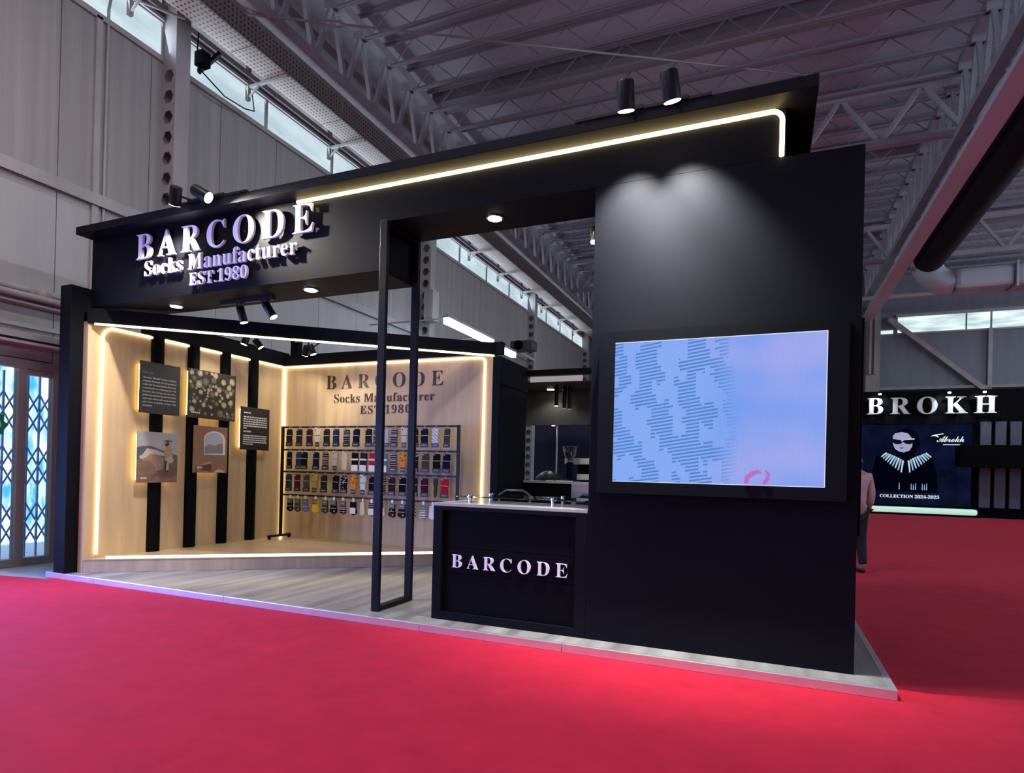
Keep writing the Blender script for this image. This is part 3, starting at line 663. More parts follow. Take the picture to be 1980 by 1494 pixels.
# horse rider
sky = mat('photo_sky', (.36, .36, .38), .5, var=.08, scale=(1, 2, 2))
t, X = board(.741, 1.342, 1.118, 1.807, 'picture_board', 'blurred picture board of a rider on a galloping pale horse', sky)
bl = lambda n, c, v=.2: mat(n, c, .55, var=v, scale=(3, 5, 14))
patch(t, X, [(.741, 1.118), (1.342, 1.118), (1.342, 1.50), (1.2, 1.53), (1.05, 1.58), (.92, 1.62), (.82, 1.61), (.741, 1.59)], bl('photo_hills', (.085, .095, .13)), 1)
patch(t, X, [(.741, 1.118), (1.342, 1.118), (1.342, 1.37), (1.1, 1.36), (.9, 1.42), (.741, 1.43)], bl('photo_ground', (.20, .115, .085)), 2)
horse = bl('photo_horse', (.30, .19, .14)); mane = bl('photo_mane', (.50, .42, .36)); hd_ = bl('photo_horse_shade', (.15, .085, .065))
patch(t, X, [(1.0, 1.23), (1.10, 1.17), (1.27, 1.19), (1.342, 1.27), (1.342, 1.44), (1.22, 1.46), (1.08, 1.45), (.98, 1.40)], hd_, 3)
patch(t, X, [(.80, 1.44), (.84, 1.40), (.90, 1.42), (.98, 1.37), (1.02, 1.28), (1.12, 1.30), (1.13, 1.45), (1.02, 1.53), (.90, 1.56), (.84, 1.51)], horse, 4)
patch(t, X, [(.77, 1.47), (.82, 1.50), (.88, 1.58), (1.0, 1.57), (1.14, 1.52), (1.15, 1.48), (1.03, 1.50), (.93, 1.51), (.86, 1.45), (.79, 1.43)], mane, 5)
patch(t, X, [(.88, 1.13), (.93, 1.18), (1.03, 1.27), (1.07, 1.25), (.97, 1.16), (.92, 1.118)], hd_, 4)
rid = bl('photo_rider_coat', (.40, .25, .12)); drk = bl('photo_rider_dark', (.035, .028, .03)); pale = bl('photo_rider_pale', (.42, .35, .28))
patch(t, X, [(1.13, 1.50), (1.16, 1.60), (1.15, 1.66), (1.21, 1.66), (1.25, 1.58), (1.27, 1.48), (1.24, 1.42), (1.17, 1.44)], rid, 6)
patch(t, X, [(1.13, 1.45), (1.24, 1.49), (1.29, 1.43), (1.24, 1.38), (1.17, 1.40)], pale, 7)
patch(t, X, [(1.14, 1.41), (1.18, 1.42), (1.20, 1.27), (1.15, 1.25)], drk, 8); patch(t, X, [(1.16, 1.28), (1.205, 1.30), (1.205, 1.40), (1.18, 1.40)], pale, 9)
patch(t, X, [(1.14, 1.65), (1.19, 1.69), (1.21, 1.66), (1.18, 1.62), (1.15, 1.62)], drk, 8); patch(t, X, [(1.10, 1.685), (1.17, 1.705), (1.25, 1.70), (1.26, 1.69), (1.17, 1.685)], drk, 9)
bars(t, X, .80, .88, 1.17, .022, ink)
# arched window picture
tan = mat('photo_tan_wall', (.26, .14, .085), .55, var=.12, scale=(1, 2, 2))
t, X = board(1.60, 2.197, 1.257, 1.952, 'picture_board', 'brown picture board of an arched window looking over the sea', tan)
def arch(y0, y1, z0, zs, z1): return [(y0, z0), (y1, z0), (y1, zs)] + [((y0 + y1) / 2 + (y1 - y0) / 2 * math.cos(a), zs + (z1 - zs) * math.sin(a)) for a in [pi * k / 10 for k in range(1, 10)]] + [(y0, zs)]
patch(t, X, arch(1.775, 2.155, 1.53, 1.76, 1.885), mat('photo_window_white', (.72, .66, .58), .5), 1)
patch(t, X, arch(1.785, 2.115, 1.54, 1.755, 1.865), mat('photo_window_sky', (.36, .44, .56), .5), 2)
patch(t, X, [(1.785, 1.54), (2.115, 1.555), (2.115, 1.65), (1.785, 1.645)], mat('photo_sea', (.20, .22, .26), .4), 3)
patch(t, X, [(1.79, 1.645), (1.84, 1.675), (1.88, 1.69), (1.93, 1.665), (2.0, 1.68), (2.06, 1.705), (2.115, 1.70), (2.115, 1.635), (1.95, 1.63)], mat('photo_cliff', (.33, .20, .12), .6), 4)
patch(t, X, [(1.745, 1.39), (1.90, 1.43), (1.91, 1.40), (1.755, 1.365)], mat('photo_chair_back', (.45, .27, .17), .6), 2)
patch(t, X, [(1.74, 1.38), (1.915, 1.39), (1.915, 1.28), (1.74, 1.29)], mat('photo_chair_dark', (.10, .045, .03), .6), 1)
patch(t, X, [(1.95, 1.265), (2.02, 1.31), (2.10, 1.305), (2.17, 1.26)], mat('photo_book', (.52, .44, .36), .6), 2)
patch(t, X, [(1.64, 1.26), (1.66, 1.26), (1.66, 1.36), (1.64, 1.36)], MATS['photo_chair_dark'], 1)
bars(t, X, 1.66, 1.76, 1.325, .022, ink)
t, X = board(2.445, 3.042, 1.632, 2.318, 'text_board', 'small black board printed with two white paragraphs, near the niche corner', slateb)
bars(t, X, 2.50, 2.64, 2.215, .022, ink)
for k in range(6): bars(t, X, 2.495, 2.985 if k < 5 else 2.56, 2.150 - .036 * k, .018, ink)
bars(t, X, 2.50, 2.65, 1.915, .022, ink)
for k in range(5): bars(t, X, 2.495, 2.985 if k < 4 else 2.70, 1.852 - .034 * k, .017, ink)

# wall lettering
for txt, x0, x1, z0, cap, lab, th in (('BARCODE', -7.737, -5.49, 2.695, .232, 'large dark letters BARCODE on the oak wall above the sock rack', .012),
        ('Socks Manufacturer', -7.565, -5.637, 2.465, .140, 'dark letters Socks Manufacturer on the oak wall above the sock rack', .011),
        ('EST.1980', -7.03, -6.07, 2.275, .132, 'dark letters EST.1980 on the oak wall just above the sock rack', .011)):
    t = thing('wall_lettering', lab, 'lettering', ((x0 + x1) / 2, NY - .01, z0), 'dark lines of lettering on the oak wall')
    letters(t, txt, x0, x1, z0, cap, NY - .006, .012, darkl, thin=th)

# niche track spots
spot('niche_spotlight', (-8.12, 2.07, 3.20), (-8.5, 1.7, 1.6), .13, .05, 'lit black spotlight in the niche pointing down at the picture boards', 26, 115, 'spotlights inside the niche', base=(-8.13, 2.1, 3.40))
spot('niche_spotlight', (-7.98, 2.26, 3.18), (-7.2, 2.9, 1.9), .14, .05, 'tilted black spotlight in the niche beside the lit one', 22, 110, 'spotlights inside the niche', base=(-8.05, 2.2, 3.40))
spot('niche_spotlight', (-7.66, 2.86, 3.16), (-8.35, 3.25, 1.9), .15, .052, 'black spotlight over the sock rack pointing towards the niche corner', 34, 110, 'spotlights inside the niche', base=(-7.58, 2.86, 3.38), lit=True)
spot('niche_spotlight', (-7.44, 2.80, 3.15), (-6.7, 3.3, 1.0), .15, .052, 'black spotlight over the sock rack next to the corner one', 60, 110, 'spotlights inside the niche', base=(-7.36, 2.9, 3.38), lit=True)
MB().box(-8.4, -7.75, 2.08, 2.12, 3.40, 3.44).one('spot_track', tubeb, 'black lighting track inside the niche over the picture boards', 'track')
MB().box(-7.9, -7.0, 2.86, 2.90, 3.38, 3.42).one('spot_track', tubeb, 'black lighting track inside the niche over the sock rack', 'track')

# ================================================================== SOCK RACK
rk = thing('display_rack', 'freestanding black rack with four rails in front of the oak wall', 'rack', (-6.7, 3.2, ZF))
RY = 3.2; RZ = (2.037, 1.660, 1.292, .905); RL, RR = -8.395, -5.045
for x in (RL, RR):
    MB().box(x - .02, x + .02, RY - .02, RY + .02, ZF + .04, 2.055).part('upright', tubeb, rk)
    MB().box(x - .022, x + .022, RY - .27, RY + .22, ZF + .035, ZF + .07).part('foot', tubeb, rk)
    for y in (RY - .25, RY + .2): MB().lathe([(.02, 0), (.026, .01), (.026, .03), (.018, .036)], (x, y, ZF), 10).part('caster', blackm, rk)
for z in RZ: MB().box(RL, RR, RY - .014, RY + .014, z - .014, z + .014).part('rail', tubeb, rk)

def puffy(out, t):
    cx = sum(p[0] for p in out) / len(out); cz = sum(p[1] for p in out) / len(out); n = len(out); m = MB()
    ins = [(cx + (x - cx) * .86, cz + (z - cz) * .93) for x, z in out]
    vs = [(x, -t / 2, z) for x, z in ins] + [(x, 0, z) for x, z in out] + [(x, t / 2, z) for x, z in ins]
    fs = [tuple(range(n)), tuple(range(2 * n, 3 * n))[::-1]]
    for i in range(n):
        j = (i + 1) % n; fs += [(i, i + n, j + n, j), (i + n, i + 2 * n, j + 2 * n, j + n)]
    return m.add(vs, fs)
def pmesh(mb, name, smooth=False):
    me = mb.data(name, (0, 0, 0), 0, smooth); me.materials.append(None); return me
crew = pmesh(puffy([(-.052, -.012), (-.035, .006), (-.005, -.004), (.03, -.002), (.05, -.012), (.054, -.07), (.047, -.14), (.050, -.21), (.055, -.282), (.0, -.288), (-.055, -.284), (-.052, -.2), (-.056, -.12), (-.05, -.06)], .03), 'sock', True)
toe = pmesh(puffy([(-.058, -.005), (-.052, .024), (-.035, .03), (-.012, .012), (.015, -.002), (.05, -.01), (.055, -.07), (.046, -.11), (.042, -.17), (.045, -.28), (-.042, -.285), (-.046, -.17), (-.058, -.11), (-.05, -.06)], .03), 'sock', True)
ankle = pmesh(puffy([(-.045, -.03), (.045, -.03), (.046, -.14), (.062, -.19), (.045, -.225), (.0, -.245), (-.035, -.225), (-.062, -.205), (-.05, -.14)], .032), 'sock', True)
slim = pmesh(puffy([(-.03, -.004), (.0, .008), (.028, -.005), (.034, -.07), (.022, -.13), (.026, -.2), (.014, -.285), (-.012, -.285), (-.02, -.2), (-.016, -.13), (-.032, -.06)], .03), 'sock', True)
cardL = pmesh(MB().box(-.053, .053, -.019, -.0155, -.286, -.222), 'label_card'); cardS = pmesh(MB().box(-.033, .036, -.019, -.0155, -.29, -.215), 'label_card')
cardW = pmesh(MB().box(-.05, .05, -.019, -.0155, -.292, -.196), 'label_card'); cardA = pmesh(MB().box(-.04, .04, -.02, -.0165, -.10, -.02), 'label_card')
printL = pmesh(MB().box(-.03, .03, -.0198, -.019, -.256, -.248), 'card_print'); printA = pmesh(MB().box(-.026, .026, -.0208, -.02, -.066, -.058), 'card_print')
lineL = pmesh(MB().box(-.05, .05, -.0185, -.0155, -.112, -.104), 'paper_band'); lineW = pmesh(MB().box(-.053, .053, -.0187, -.0155, -.122, -.095), 'paper_band')
lineA = pmesh(MB().box(-.043, .043, -.019, -.0165, -.152, -.143), 'paper_band')
dotT = pmesh(MB().lathe([(.011, 0), (.011, .003)], (-.028, -.0155, -.018), 10, (0, -1, 0)), 'round_tag'); dotA = pmesh(MB().lathe([(.012, 0), (.012, .003)], (.02, -.0165, -.195), 10, (0, -1, 0)), 'round_tag')
hook = pmesh(MB().tube([(0, .05, .03), (0, .02, .04), (0, -.005, .03), (0, -.005, -.01)], .004, 6), 'hook'); hookw = pmesh(MB().box(-.012, .012, -.006, .006, -.03, .03), 'hook')
smat = {}
def sockm(col, pat=None):
    key = (col, pat)
    if key in smat: return smat[key]
    base = {'black': (.005, .005, .006), 'charcoal': (.016, .016, .018), 'navy': (.006, .009, .030), 'blue': (.016, .032, .085), 'plum': (.028, .010, .026), 'cream': (.60, .52, .38), 'ivory': (.68, .62, .42), 'red': (.42, .012, .03),
            'sky blue': (.10, .22, .42), 'orange': (.72, .27, .03), 'olive': (.055, .055, .032), 'mustard': (.40, .28, .06), 'teal': (.012, .030, .045), 'maroon': (.055, .008, .018), 'pale blue': (.42, .55, .62), 'yellow': (.75, .42, .02),
            'white': (.72, .70, .66), 'grey': (.30, .30, .31), 'light grey': (.42, .42, .42), 'denim blue': (.10, .17, .30)}[col]
    m = mat('knit_%s_%s' % (col.replace(' ', '_'), pat or 'plain'), base, .9, bump=.6, bscale=220, spec=.1); N, L = nodes(m); b = N['Principled BSDF']
    c2 = {'stripes': (.35, .33, .32) if sum(base) < .3 else (.03, .03, .03), 'spots': (.05, .02, .01), 'zigzag': (.75, .75, .72), 'marks': (.55, .54, .5)}.get(pat)
    if pat == 'stripes':
        t = tex(m, 'ShaderNodeTexWave', (1, 1, 1)); t.bands_direction = 'Z'; t.inputs['Scale'].default_value = 9; r = ramp(m, t.outputs['Fac'], [(.70, base), (.78, c2)]); L.new(r.outputs[0], b.inputs['Base Color'])
    elif pat in ('spots', 'marks'):
        t = tex(m, 'ShaderNodeTexVoronoi', (32, 32, 32)); r = ramp(m, t.outputs['Distance'], [(.26, c2), (.34, base)]); L.new(r.outputs[0], b.inputs['Base Color'])
    elif pat == 'zigzag':
        t = tex(m, 'ShaderNodeTexWave', (1, 1, 1)); t.bands_direction = 'DIAGONAL'; t.inputs['Scale'].default_value = 12; r = ramp(m, t.outputs['Fac'], [(.45, base), (.55, c2)]); L.new(r.outputs[0], b.inputs['Base Color'])
    smat[key] = m; return m
cardm = mat('card_dark', (.018, .0185, .02), .5); cardk = mat('card_black', (.008, .008, .008), .5); cardwm = mat('card_white', (.72, .70, .66), .5); cardg = mat('card_green', (.085, .10, .065), .5)
tagm = mat('tag_grey', (.33, .33, .33), .4); hookm = mat('hook_white', (.8, .8, .78), .4); bandm = mat('paper_band_grey', (.42, .41, .40), .6); bandd = mat('paper_band_dark', (.05, .045, .04), .6); bandw = mat('paper_band_white', (.78, .76, .74), .6)
def piece(me, m, par, name):
    o = bpy.data.objects.new(name, me); COL.objects.link(o); o.parent = par; o.material_slots[0].link = 'OBJECT'; o.material_slots[0].material = m; return o
RAIL = ('top rail', 'second rail', 'third rail', 'lowest rail')
def hang(x, row, col, pat=None, kind='crew', wide=1.0):
    desc = {None: 'plain', 'stripes': 'striped', 'spots': 'spotted', 'zigzag': 'zigzag', 'marks': 'white-flecked'}[pat]
    what = {'crew': 'sock pair with a dark card', 'toe': 'sock pair with a small black card', 'wcard': 'sock pair with a white card', 'bare': 'sock pair without a card', 'ankle': 'ankle sock pair with a green card', 'awcard': 'ankle sock pair with a white card', 'abare': 'ankle sock pair without a card', 'slim': 'narrow sock pair'}[kind]
    lab = '%s %s %s on the rack\'s %s' % (desc, col, what, RAIL[row])
    z = RZ[row] - (.035 if kind not in ('ankle', 'awcard', 'abare') else .03)
    t = thing('sock_pair', lab, 'socks', (x, RY - .065, z), 'sock pairs on the display rack')
    t.rotation_euler = (0, random.uniform(-.03, .03), random.uniform(-.06, .06)); t.scale = (wide * 1.2, 1, 1)
    body = {'crew': crew, 'toe': toe, 'wcard': crew, 'bare': toe, 'ankle': ankle, 'awcard': ankle, 'abare': ankle, 'slim': slim}[kind]
    piece(body, sockm(col, pat), t, 'sock')
    if kind == 'crew':
        c = piece(cardL, cardm, t, 'label_card'); piece(printL, bandm, c, 'card_print'); piece(lineL, bandm, t, 'paper_band'); piece(dotT, tagm, t, 'round_tag')
    elif kind == 'toe':
        c = piece(cardS, cardk, t, 'label_card'); piece(printL, bandm, c, 'card_print'); piece(lineL, bandd, t, 'paper_band'); piece(dotT, bandd, t, 'round_tag')
    elif kind == 'wcard':
        piece(cardW, cardwm, t, 'label_card'); piece(lineW, bandw, t, 'paper_band')
    elif kind == 'ankle':
        c = piece(cardA, cardg, t, 'label_card'); piece(printA, bandm, c, 'card_print'); piece(lineA, bandm, t, 'paper_band'); piece(dotA, tagm, t, 'round_tag')
    elif kind == 'awcard':
        piece(lineA, bandw, t, 'paper_band'); c = piece(cardW, cardwm, t, 'label_card'); c.location = (0, -.002, .075); c.scale = (.85, 1, 1)
    piece(hookw if row == 3 else hook, hookm if row == 3 else tagm, t, 'hook')
R1 = [(-8.19, 'charcoal'), (-7.98, 'charcoal'), (-7.77, 'plum'), (-7.60, 'cream', None, 'toe'), (-7.42, 'charcoal'), (-7.23, 'blue'), (-7.02, 'navy', 'stripes'), (-6.83, 'navy'), (-6.60, 'charcoal'), (-6.45, 'black', 'stripes'),
      (-6.28, 'light grey', 'marks'), (-6.12, 'charcoal', 'stripes'), (-5.94, 'cream', None, 'toe'), (-5.76, 'charcoal'), (-5.59, 'navy'), (-5.40, 'light grey', 'zigzag'), (-5.20, 'olive', None, 'crew', .8)]
R2 = [(-8.18, 'black', None, 'crew', .8), (-7.98, 'blue'), (-7.86, 'black'), (-7.62, 'navy'), (-7.43, 'plum', 'stripes'), (-7.23, 'cream', None, 'toe'), (-7.04, 'ivory', None, 'bare'), (-6.85, 'black', None, 'wcard'), (-6.68, 'charcoal', None, 'wcard'), (-6.51, 'red', None, 'wcard'),
      (-6.30, 'denim blue', None, 'wcard'), (-6.13, 'plum', 'stripes'), (-5.96, 'orange', 'spots', 'toe'), (-5.75, 'black', 'marks'), (-5.56, 'olive'), (-5.37, 'black'), (-5.20, 'navy')]
R3 = [(-8.18, 'teal'), (-8.00, 'maroon'), (-7.81, 'olive'), (-7.63, 'mustard', None, 'toe'), (-7.45, 'charcoal'), (-7.21, 'black'), (-7.05, 'black', 'marks'), (-6.86, 'orange', 'spots', 'toe'), (-6.68, 'pale blue', 'zigzag', 'toe'), (-6.51, 'black'),
      (-6.32, 'black', 'stripes'), (-6.15, 'plum'), (-5.95, 'black'), (-5.75, 'charcoal'), (-5.57, 'maroon'), (-5.38, 'olive', 'spots', 'slim'), (-5.22, 'red')]
R4 = [(-8.14, 'black', None, 'ankle'), (-7.98, 'olive', None, 'ankle'), (-7.82, 'denim blue', None, 'ankle'), (-7.61, 'yellow', None, 'ankle', 1.1), (-7.41, 'olive', 'spots', 'ankle'), (-7.24, 'black', None, 'ankle', 1.05), (-7.06, 'black', 'stripes', 'ankle'), (-6.86, 'black', None, 'awcard', 1.1), (-6.68, 'ivory', None, 'abare', .8), (-6.51, 'olive', 'stripes', 'awcard', 1.1),
      (-6.32, 'white', None, 'ankle'), (-6.13, 'black', 'marks', 'ankle'), (-5.95, 'charcoal', None, 'ankle', 1.15), (-5.76, 'black', 'zigzag', 'ankle'), (-5.58, 'white', 'stripes', 'ankle'), (-5.42, 'white', None, 'awcard')]
for row, R in enumerate((R1, R2, R3, R4)):
    for q in R: hang(q[0], row, *q[1:])

# ================================================================== BACK OF THE STAND, COFFEE BAR
struct('wall_side', MB().box(-4.61, -4.5, 3.40, 4.5, 0, 2.68).box(-4.61, -4.485, 3.40, 4.5, 2.68, 3.08), black)
MB().box(-4.5, -2.2, 4.45, 4.55, 2.95, 3.04).one('rear_beam', blackm, 'black beam across the back of the stand over the coffee bar', 'beam')
MB().box(-4.49, -3.6, 4.62, 4.65, 2.865, 2.955).one('pale_board', mat('pale_panel', (.6, .55, .55), .5, emit=.32, ecol=(.9, .82, .80)), 'narrow pale lit panel under the black beam over the coffee bar', 'light panel')  # plain board, no lamp; its brightness is added as emission
MB().box(-5.1, -2.2, 4.60, 5.6, 2.84, 2.862).one('bar_ceiling', mat('dark_walnut', (.055, .034, .028), .5, var=.3, scale=(.6, 6, 6)), 'dark wooden ceiling slab over the coffee bar', 'ceiling slab')
MB().box(-5.1, -2.2, 5.55, 5.62, 2.235, 2.84).one('bar_panel', mat('charcoal_panel', (.06, .06, .062), .5), 'charcoal panel hanging behind the pendant lamps', 'panel')
MB().box(-5.14, -2.2, 6.6, 6.7, FZ, 2.5).one('navy_panel', mat('navy_panel', (.006, .012, .06), .5), 'dark navy panel behind the coffee grinder', 'panel')
MB().tube([(-4.33, 5.6, 1.3), (-4.33, 5.6, 2.235)], .016, 8).one('thin_post', steel, 'thin grey post rising behind the coffee grinder', 'post')
for x, zb, on, lab in ((-4.12, 2.50, True, 'black tube pendant lamp over the coffee bar, the lit one'), (-3.98, 2.46, False, 'black tube pendant lamp over the coffee bar, in the middle'), (-3.89, 2.445, False, 'black tube pendant lamp over the coffee bar, next to the screen wall')):
    t = thing('pendant_lamp', lab, 'pendant lamp', (x, 4.9, zb), 'tube pendants over the coffee bar')
    MB().lathe([(.033, 0), (.033, .36)], (x, 4.9, zb), 14).part('tube', tubeb, t, smooth=True); MB().lathe([(.028, -.004), (.028, .0)], (x, 4.9, zb), 14).part('lens', lens if on else emat('dim_lens', (.35, .34, .33), 1), t)
    MB().tube([(x, 4.9, zb + .36), (x, 4.9, 2.84)], .008, 6).part('stem', tubeb, t)
for x, y, z, lab in ((-4.36, 5.28, 2.84, 'recessed downlight in the ceiling of the coffee bar'), (-4.40, 5.585, 2.235, 'small downlight under the charcoal panel of the coffee bar')):
    t = thing('downlight', lab, 'downlight', (x, y, z)); r = .075 if z > 2.5 else .035
    MB().lathe([(r, 0), (r, -.008)], (x, y, z), 18).part('rim', chrome, t); MB().lathe([(r * .85, -.008), (r * .85, -.012)], (x, y, z), 18).part('lens', lens, t)
    light('bar_beam', 'SPOT', (x, y, z - .03), 14 if z > 2.5 else 5, (1, .9, .72), (x, y, 0), spot_size=2.3, spot_blend=.5, shadow_soft_size=.04)
pl = thing('wall_lamp', 'small lit cylinder lamp on the edge of the screen wall', 'lamp', (-2.34, .6, 3.45))
MB().lathe([(.028, .02), (.030, .03), (.030, .14), (.026, .145)], (-2.33, .6, 3.48), 14).part('body', mat('warm_brass', (.6, .5, .3), .3, metal=1), pl, smooth=True)
MB().lathe([(.026, 0), (.030, .012), (.028, .022)], (-2.33, .6, 3.48), 14).part('lens', lens, pl)
MB().bar((-2.33, .6, 3.58), (-2.2, .6, 3.58), .015, .015).part('arm', tubeb, pl)
rcn = thing('coffee_counter', 'black counter with a steel end section at the back of the stand', 'counter', (-4, 4.7, 0))
MB().box(-4.49, -3.685, 4.45, 5.2, 0, 1.215).part('body', blackm, rcn); MB().box(-3.68, -2.3, 4.44, 5.2, 0, 1.215).part('steel_section', mat('brushed_steel', (.50, .42, .34), .28, metal=1, var=.1, scale=(2, 2, 20)), rcn)
MB().box(-4.49, -2.3, 4.42, 5.2, 1.215, 1.245).part('worktop', mat('bar_top', (.38, .36, .35), .3), rcn)
light('bar_glint_fill', 'POINT', (-3.1, 4.0, 1.0), 3, (1, .82, .55), shadow_soft_size=.1)  # unseen point lamp added to put a warm glint on the steel section
gd = thing('coffee_grinder', 'black coffee grinder with a clear bean hopper on the back counter', 'grinder', (-3.79, 4.68, 1.245))
MB().lathe([(.085, 0), (.085, .03), (.055, .05), (.052, .20), (.062, .24), (.062, .30), (.03, .32)], (-3.79, 4.68, 1.245), 18).part('body', blackm, gd, smooth=True)
MB().lathe([(.03, .32), (.05, .36), (.095, .43), (.115, .50), (.12, .56), (.113, .56), (.09, .43), (.03, .335)], (-3.79, 4.68, 1.245), 20).part('hopper', mat('smoked_hopper', (.75, .8, .9), .05, trans=1), gd, smooth=True)
MB().lathe([(.028, .34), (.08, .425), (.098, .47), (.0, .475)], (-3.79, 4.68, 1.245), 18).part('beans', mat('coffee_beans', (.03, .015, .01), .5), gd)
MB().lathe([(.122, .56), (.122, .572), (.0, .575)], (-3.79, 4.68, 1.245), 20).part('lid', mat('hopper_lid', (.05, .05, .06), .3), gd)
cm = thing('coffee_machine', 'espresso machine with pale top and drip tray on the back counter', 'coffee machine', (-3.5, 4.75, 1.245))
pal = mat('pale_enamel', (.62, .60, .57), .35)
MB().box(-3.94, -3.0, 4.86, 5.15, 1.53, 1.63).part('top_housing', pal, cm, bevel=.012); MB().box(-3.74, -3.0, 4.98, 5.15, 1.37, 1.53).part('body', blackm, cm)
MB().box(-3.72, -3.0, 4.84, 5.15, 1.275, 1.37).part('drip_tray', pal, cm, bevel=.01); MB().box(-3.68, -3.0, 4.88, 5.12, 1.245, 1.275).part('foot', blackm, cm)
for x in (-3.45, -3.2): MB().lathe([(.035, 0), (.04, .04), (.03, .05)], (x, 4.92, 1.475), 12).part('group_head', chrome, cm)
bag = MB(); bag.lathe([(.03, 0), (.19, .012), (.22, .05), (.19, .09), (.12, .125), (.05, .145), (.01, .15)], (-4.16, 4.72, 1.245), 16)
for i, p in enumerate(bag.v): bag.v[i] = (-4.16 + (p[0] + 4.16) * 1.05, 4.72 + (p[1] - 4.72) * .8, p[2] + (.02 * math.sin(9 * p[0] + 7 * p[1]) if p[2] > 1.27 else 0))
bag.one('dark_bag', mat('crumpled_black_bag', (.03, .032, .036), .28, bump=1, bscale=12), 'crumpled dark plastic bag on the back counter', 'bag', smooth=True)
MB().prism([(-3.97, 4.5), (-3.72, 4.47), (-3.70, 4.60), (-3.93, 4.66)], 1.245, 1.262).one('paper_stack', pal, 'small stack of pale papers on the back counter', 'papers')
MB().prism([(-4.13, 4.47), (-3.99, 4.46), (-3.99, 4.52), (-4.13, 4.53)], 1.245, 1.258).one('bright_note', mat('bright_note', (.8, .75, .5), .5), 'bright slip of paper at the front of the back counter', 'paper')
def chair(x, y, rz, label):
    t = thing('office_chair', label, 'chair', (x, y, 0), 'office chairs behind the reception counter'); t.rotation_euler[2] = rz; t['_o'] = (0, 0, 0)
    MB().box(-.24, .24, -.24, .22, .44, .51).part('seat', blackm, t, bevel=.03)
    loop = [(-.20, .26, .66), (-.23, .29, .85), (-.21, .31, 1.06), (-.12, .32, 1.12), (.12, .32, 1.12), (.21, .31, 1.06), (.23, .29, .85), (.20, .26, .66)]
    MB().tube(loop, .017, 8, closed=True).part('back_frame', mat('chair_frame_grey', (.10, .10, .11), .3) if 'chair_frame_grey' not in MATS else MATS['chair_frame_grey'], t, smooth=True)
    MB().add([(a, b, c) for a, b, c in loop] + [(a, b + .006, c) for a, b, c in loop], [tuple(range(8)), tuple(range(15, 7, -1))] + [(i, (i + 1) % 8, (i + 1) % 8 + 8, i + 8) for i in range(8)]).part('backrest', blackm, t)
    MB().tube([(0, .2, .47), (0, .3, .55), (0, .29, .8)], .02, 8).part('back_support', blackm, t); MB().tube([(0, 0, .08), (0, 0, .45)], .028, 10).part('column', blackm, t)
    for k in range(5):
        a = 2 * pi * k / 5; l = MB().bar((0, 0, .1), (.29 * math.cos(a), .29 * math.sin(a), .07), .04, .03).part('leg', blackm, t); MB().lathe([(.026, 0), (.028, .03), (.02, .055)], (.28 * math.cos(a), .28 * math.sin(a), 0), 8).part('caster', blackm, l)
    for s in (-1, 1): MB().tube([(s * .25, .12, .47), (s * .28, .12, .66), (s * .28, -.1, .68), (s * .27, -.14, .66)], .016, 8).part('armrest', blackm, t)
chair(-4.02, 2.9, .35, 'black office chair with grey back frame beside the niche end wall')
chair(-3.0, 2.35, -.4, 'black office chair with grey back frame close to the screen wall')

# ---- strip lights behind the stand
tl = emat('cold_tube', (.80, .92, 1), 9)
for y0, y1, z, lab in ((7.95, 10.6, 4.95, 'long cold white strip light mounted behind the oak niche'), (11.1, 12.2, 4.89, 'short cold white strip light beyond the long one')):
    t = thing('strip_light', lab, 'strip light', (-8, (y0 + y1) / 2, z), 'strip lights behind the niche')
    MB().box(-8.08, -7.92, y0, y1, z + .07, z + .13).part('housing', steel, t); MB().box(-8.07, -7.93, y0 + .02, y1 - .02, z - .07, z + .07).part('tube', tl, t)
    light('strip_glow', 'AREA', (-7.9, (y0 + y1) / 2, z - .06), 26 if y0 < 9 else 12, (.55, .72, 1), (-8.6, (y0 + y1) / 2, z - 1), shape='RECTANGLE', size=.1, size_y=y1 - y0)
    MB().bar((-8, y0 + .2, z + .1), (-10.298, y0 + .2, z + .1), .03, .03).part('arm', steeld, t); MB().bar((-8, y1 - .2, z + .1), (-10.298, y1 - .2, z + .1), .03, .03).part('arm', steeld, t)
pr = thing('projector', 'dark projector box with round lens on the distant column', 'projector', (-9.5, 16.5, 5.9))
MB().box(-9.95, -9.05, 16.4, 16.9, 5.95, 6.32).part('casing', mat('projector_dark', (.05, .055, .07), .5), pr, bevel=.02)
MB().lathe([(.17, 0), (.17, .08), (.12, .09)], (-9.6, 16.4, 6.14), 16, (0, -1, 0)).part('lens', blackm, pr); MB().box(-9.99, -9.93, 16.5, 19.0, 6.0, 6.1).part('arm', steeld, pr)
bx = thing('junction_box', 'pale electrical box on the column beside the long strip light', 'box', (-9.8, 10.4, 5.7))
MB().box(-9.98, -9.7, 10.2, 10.55, 5.62, 6.5).part('casing', panell, bx); MB().box(-9.98, -9.72, 10.18, 10.2, 5.7, 6.4).part('door', panell, bx)

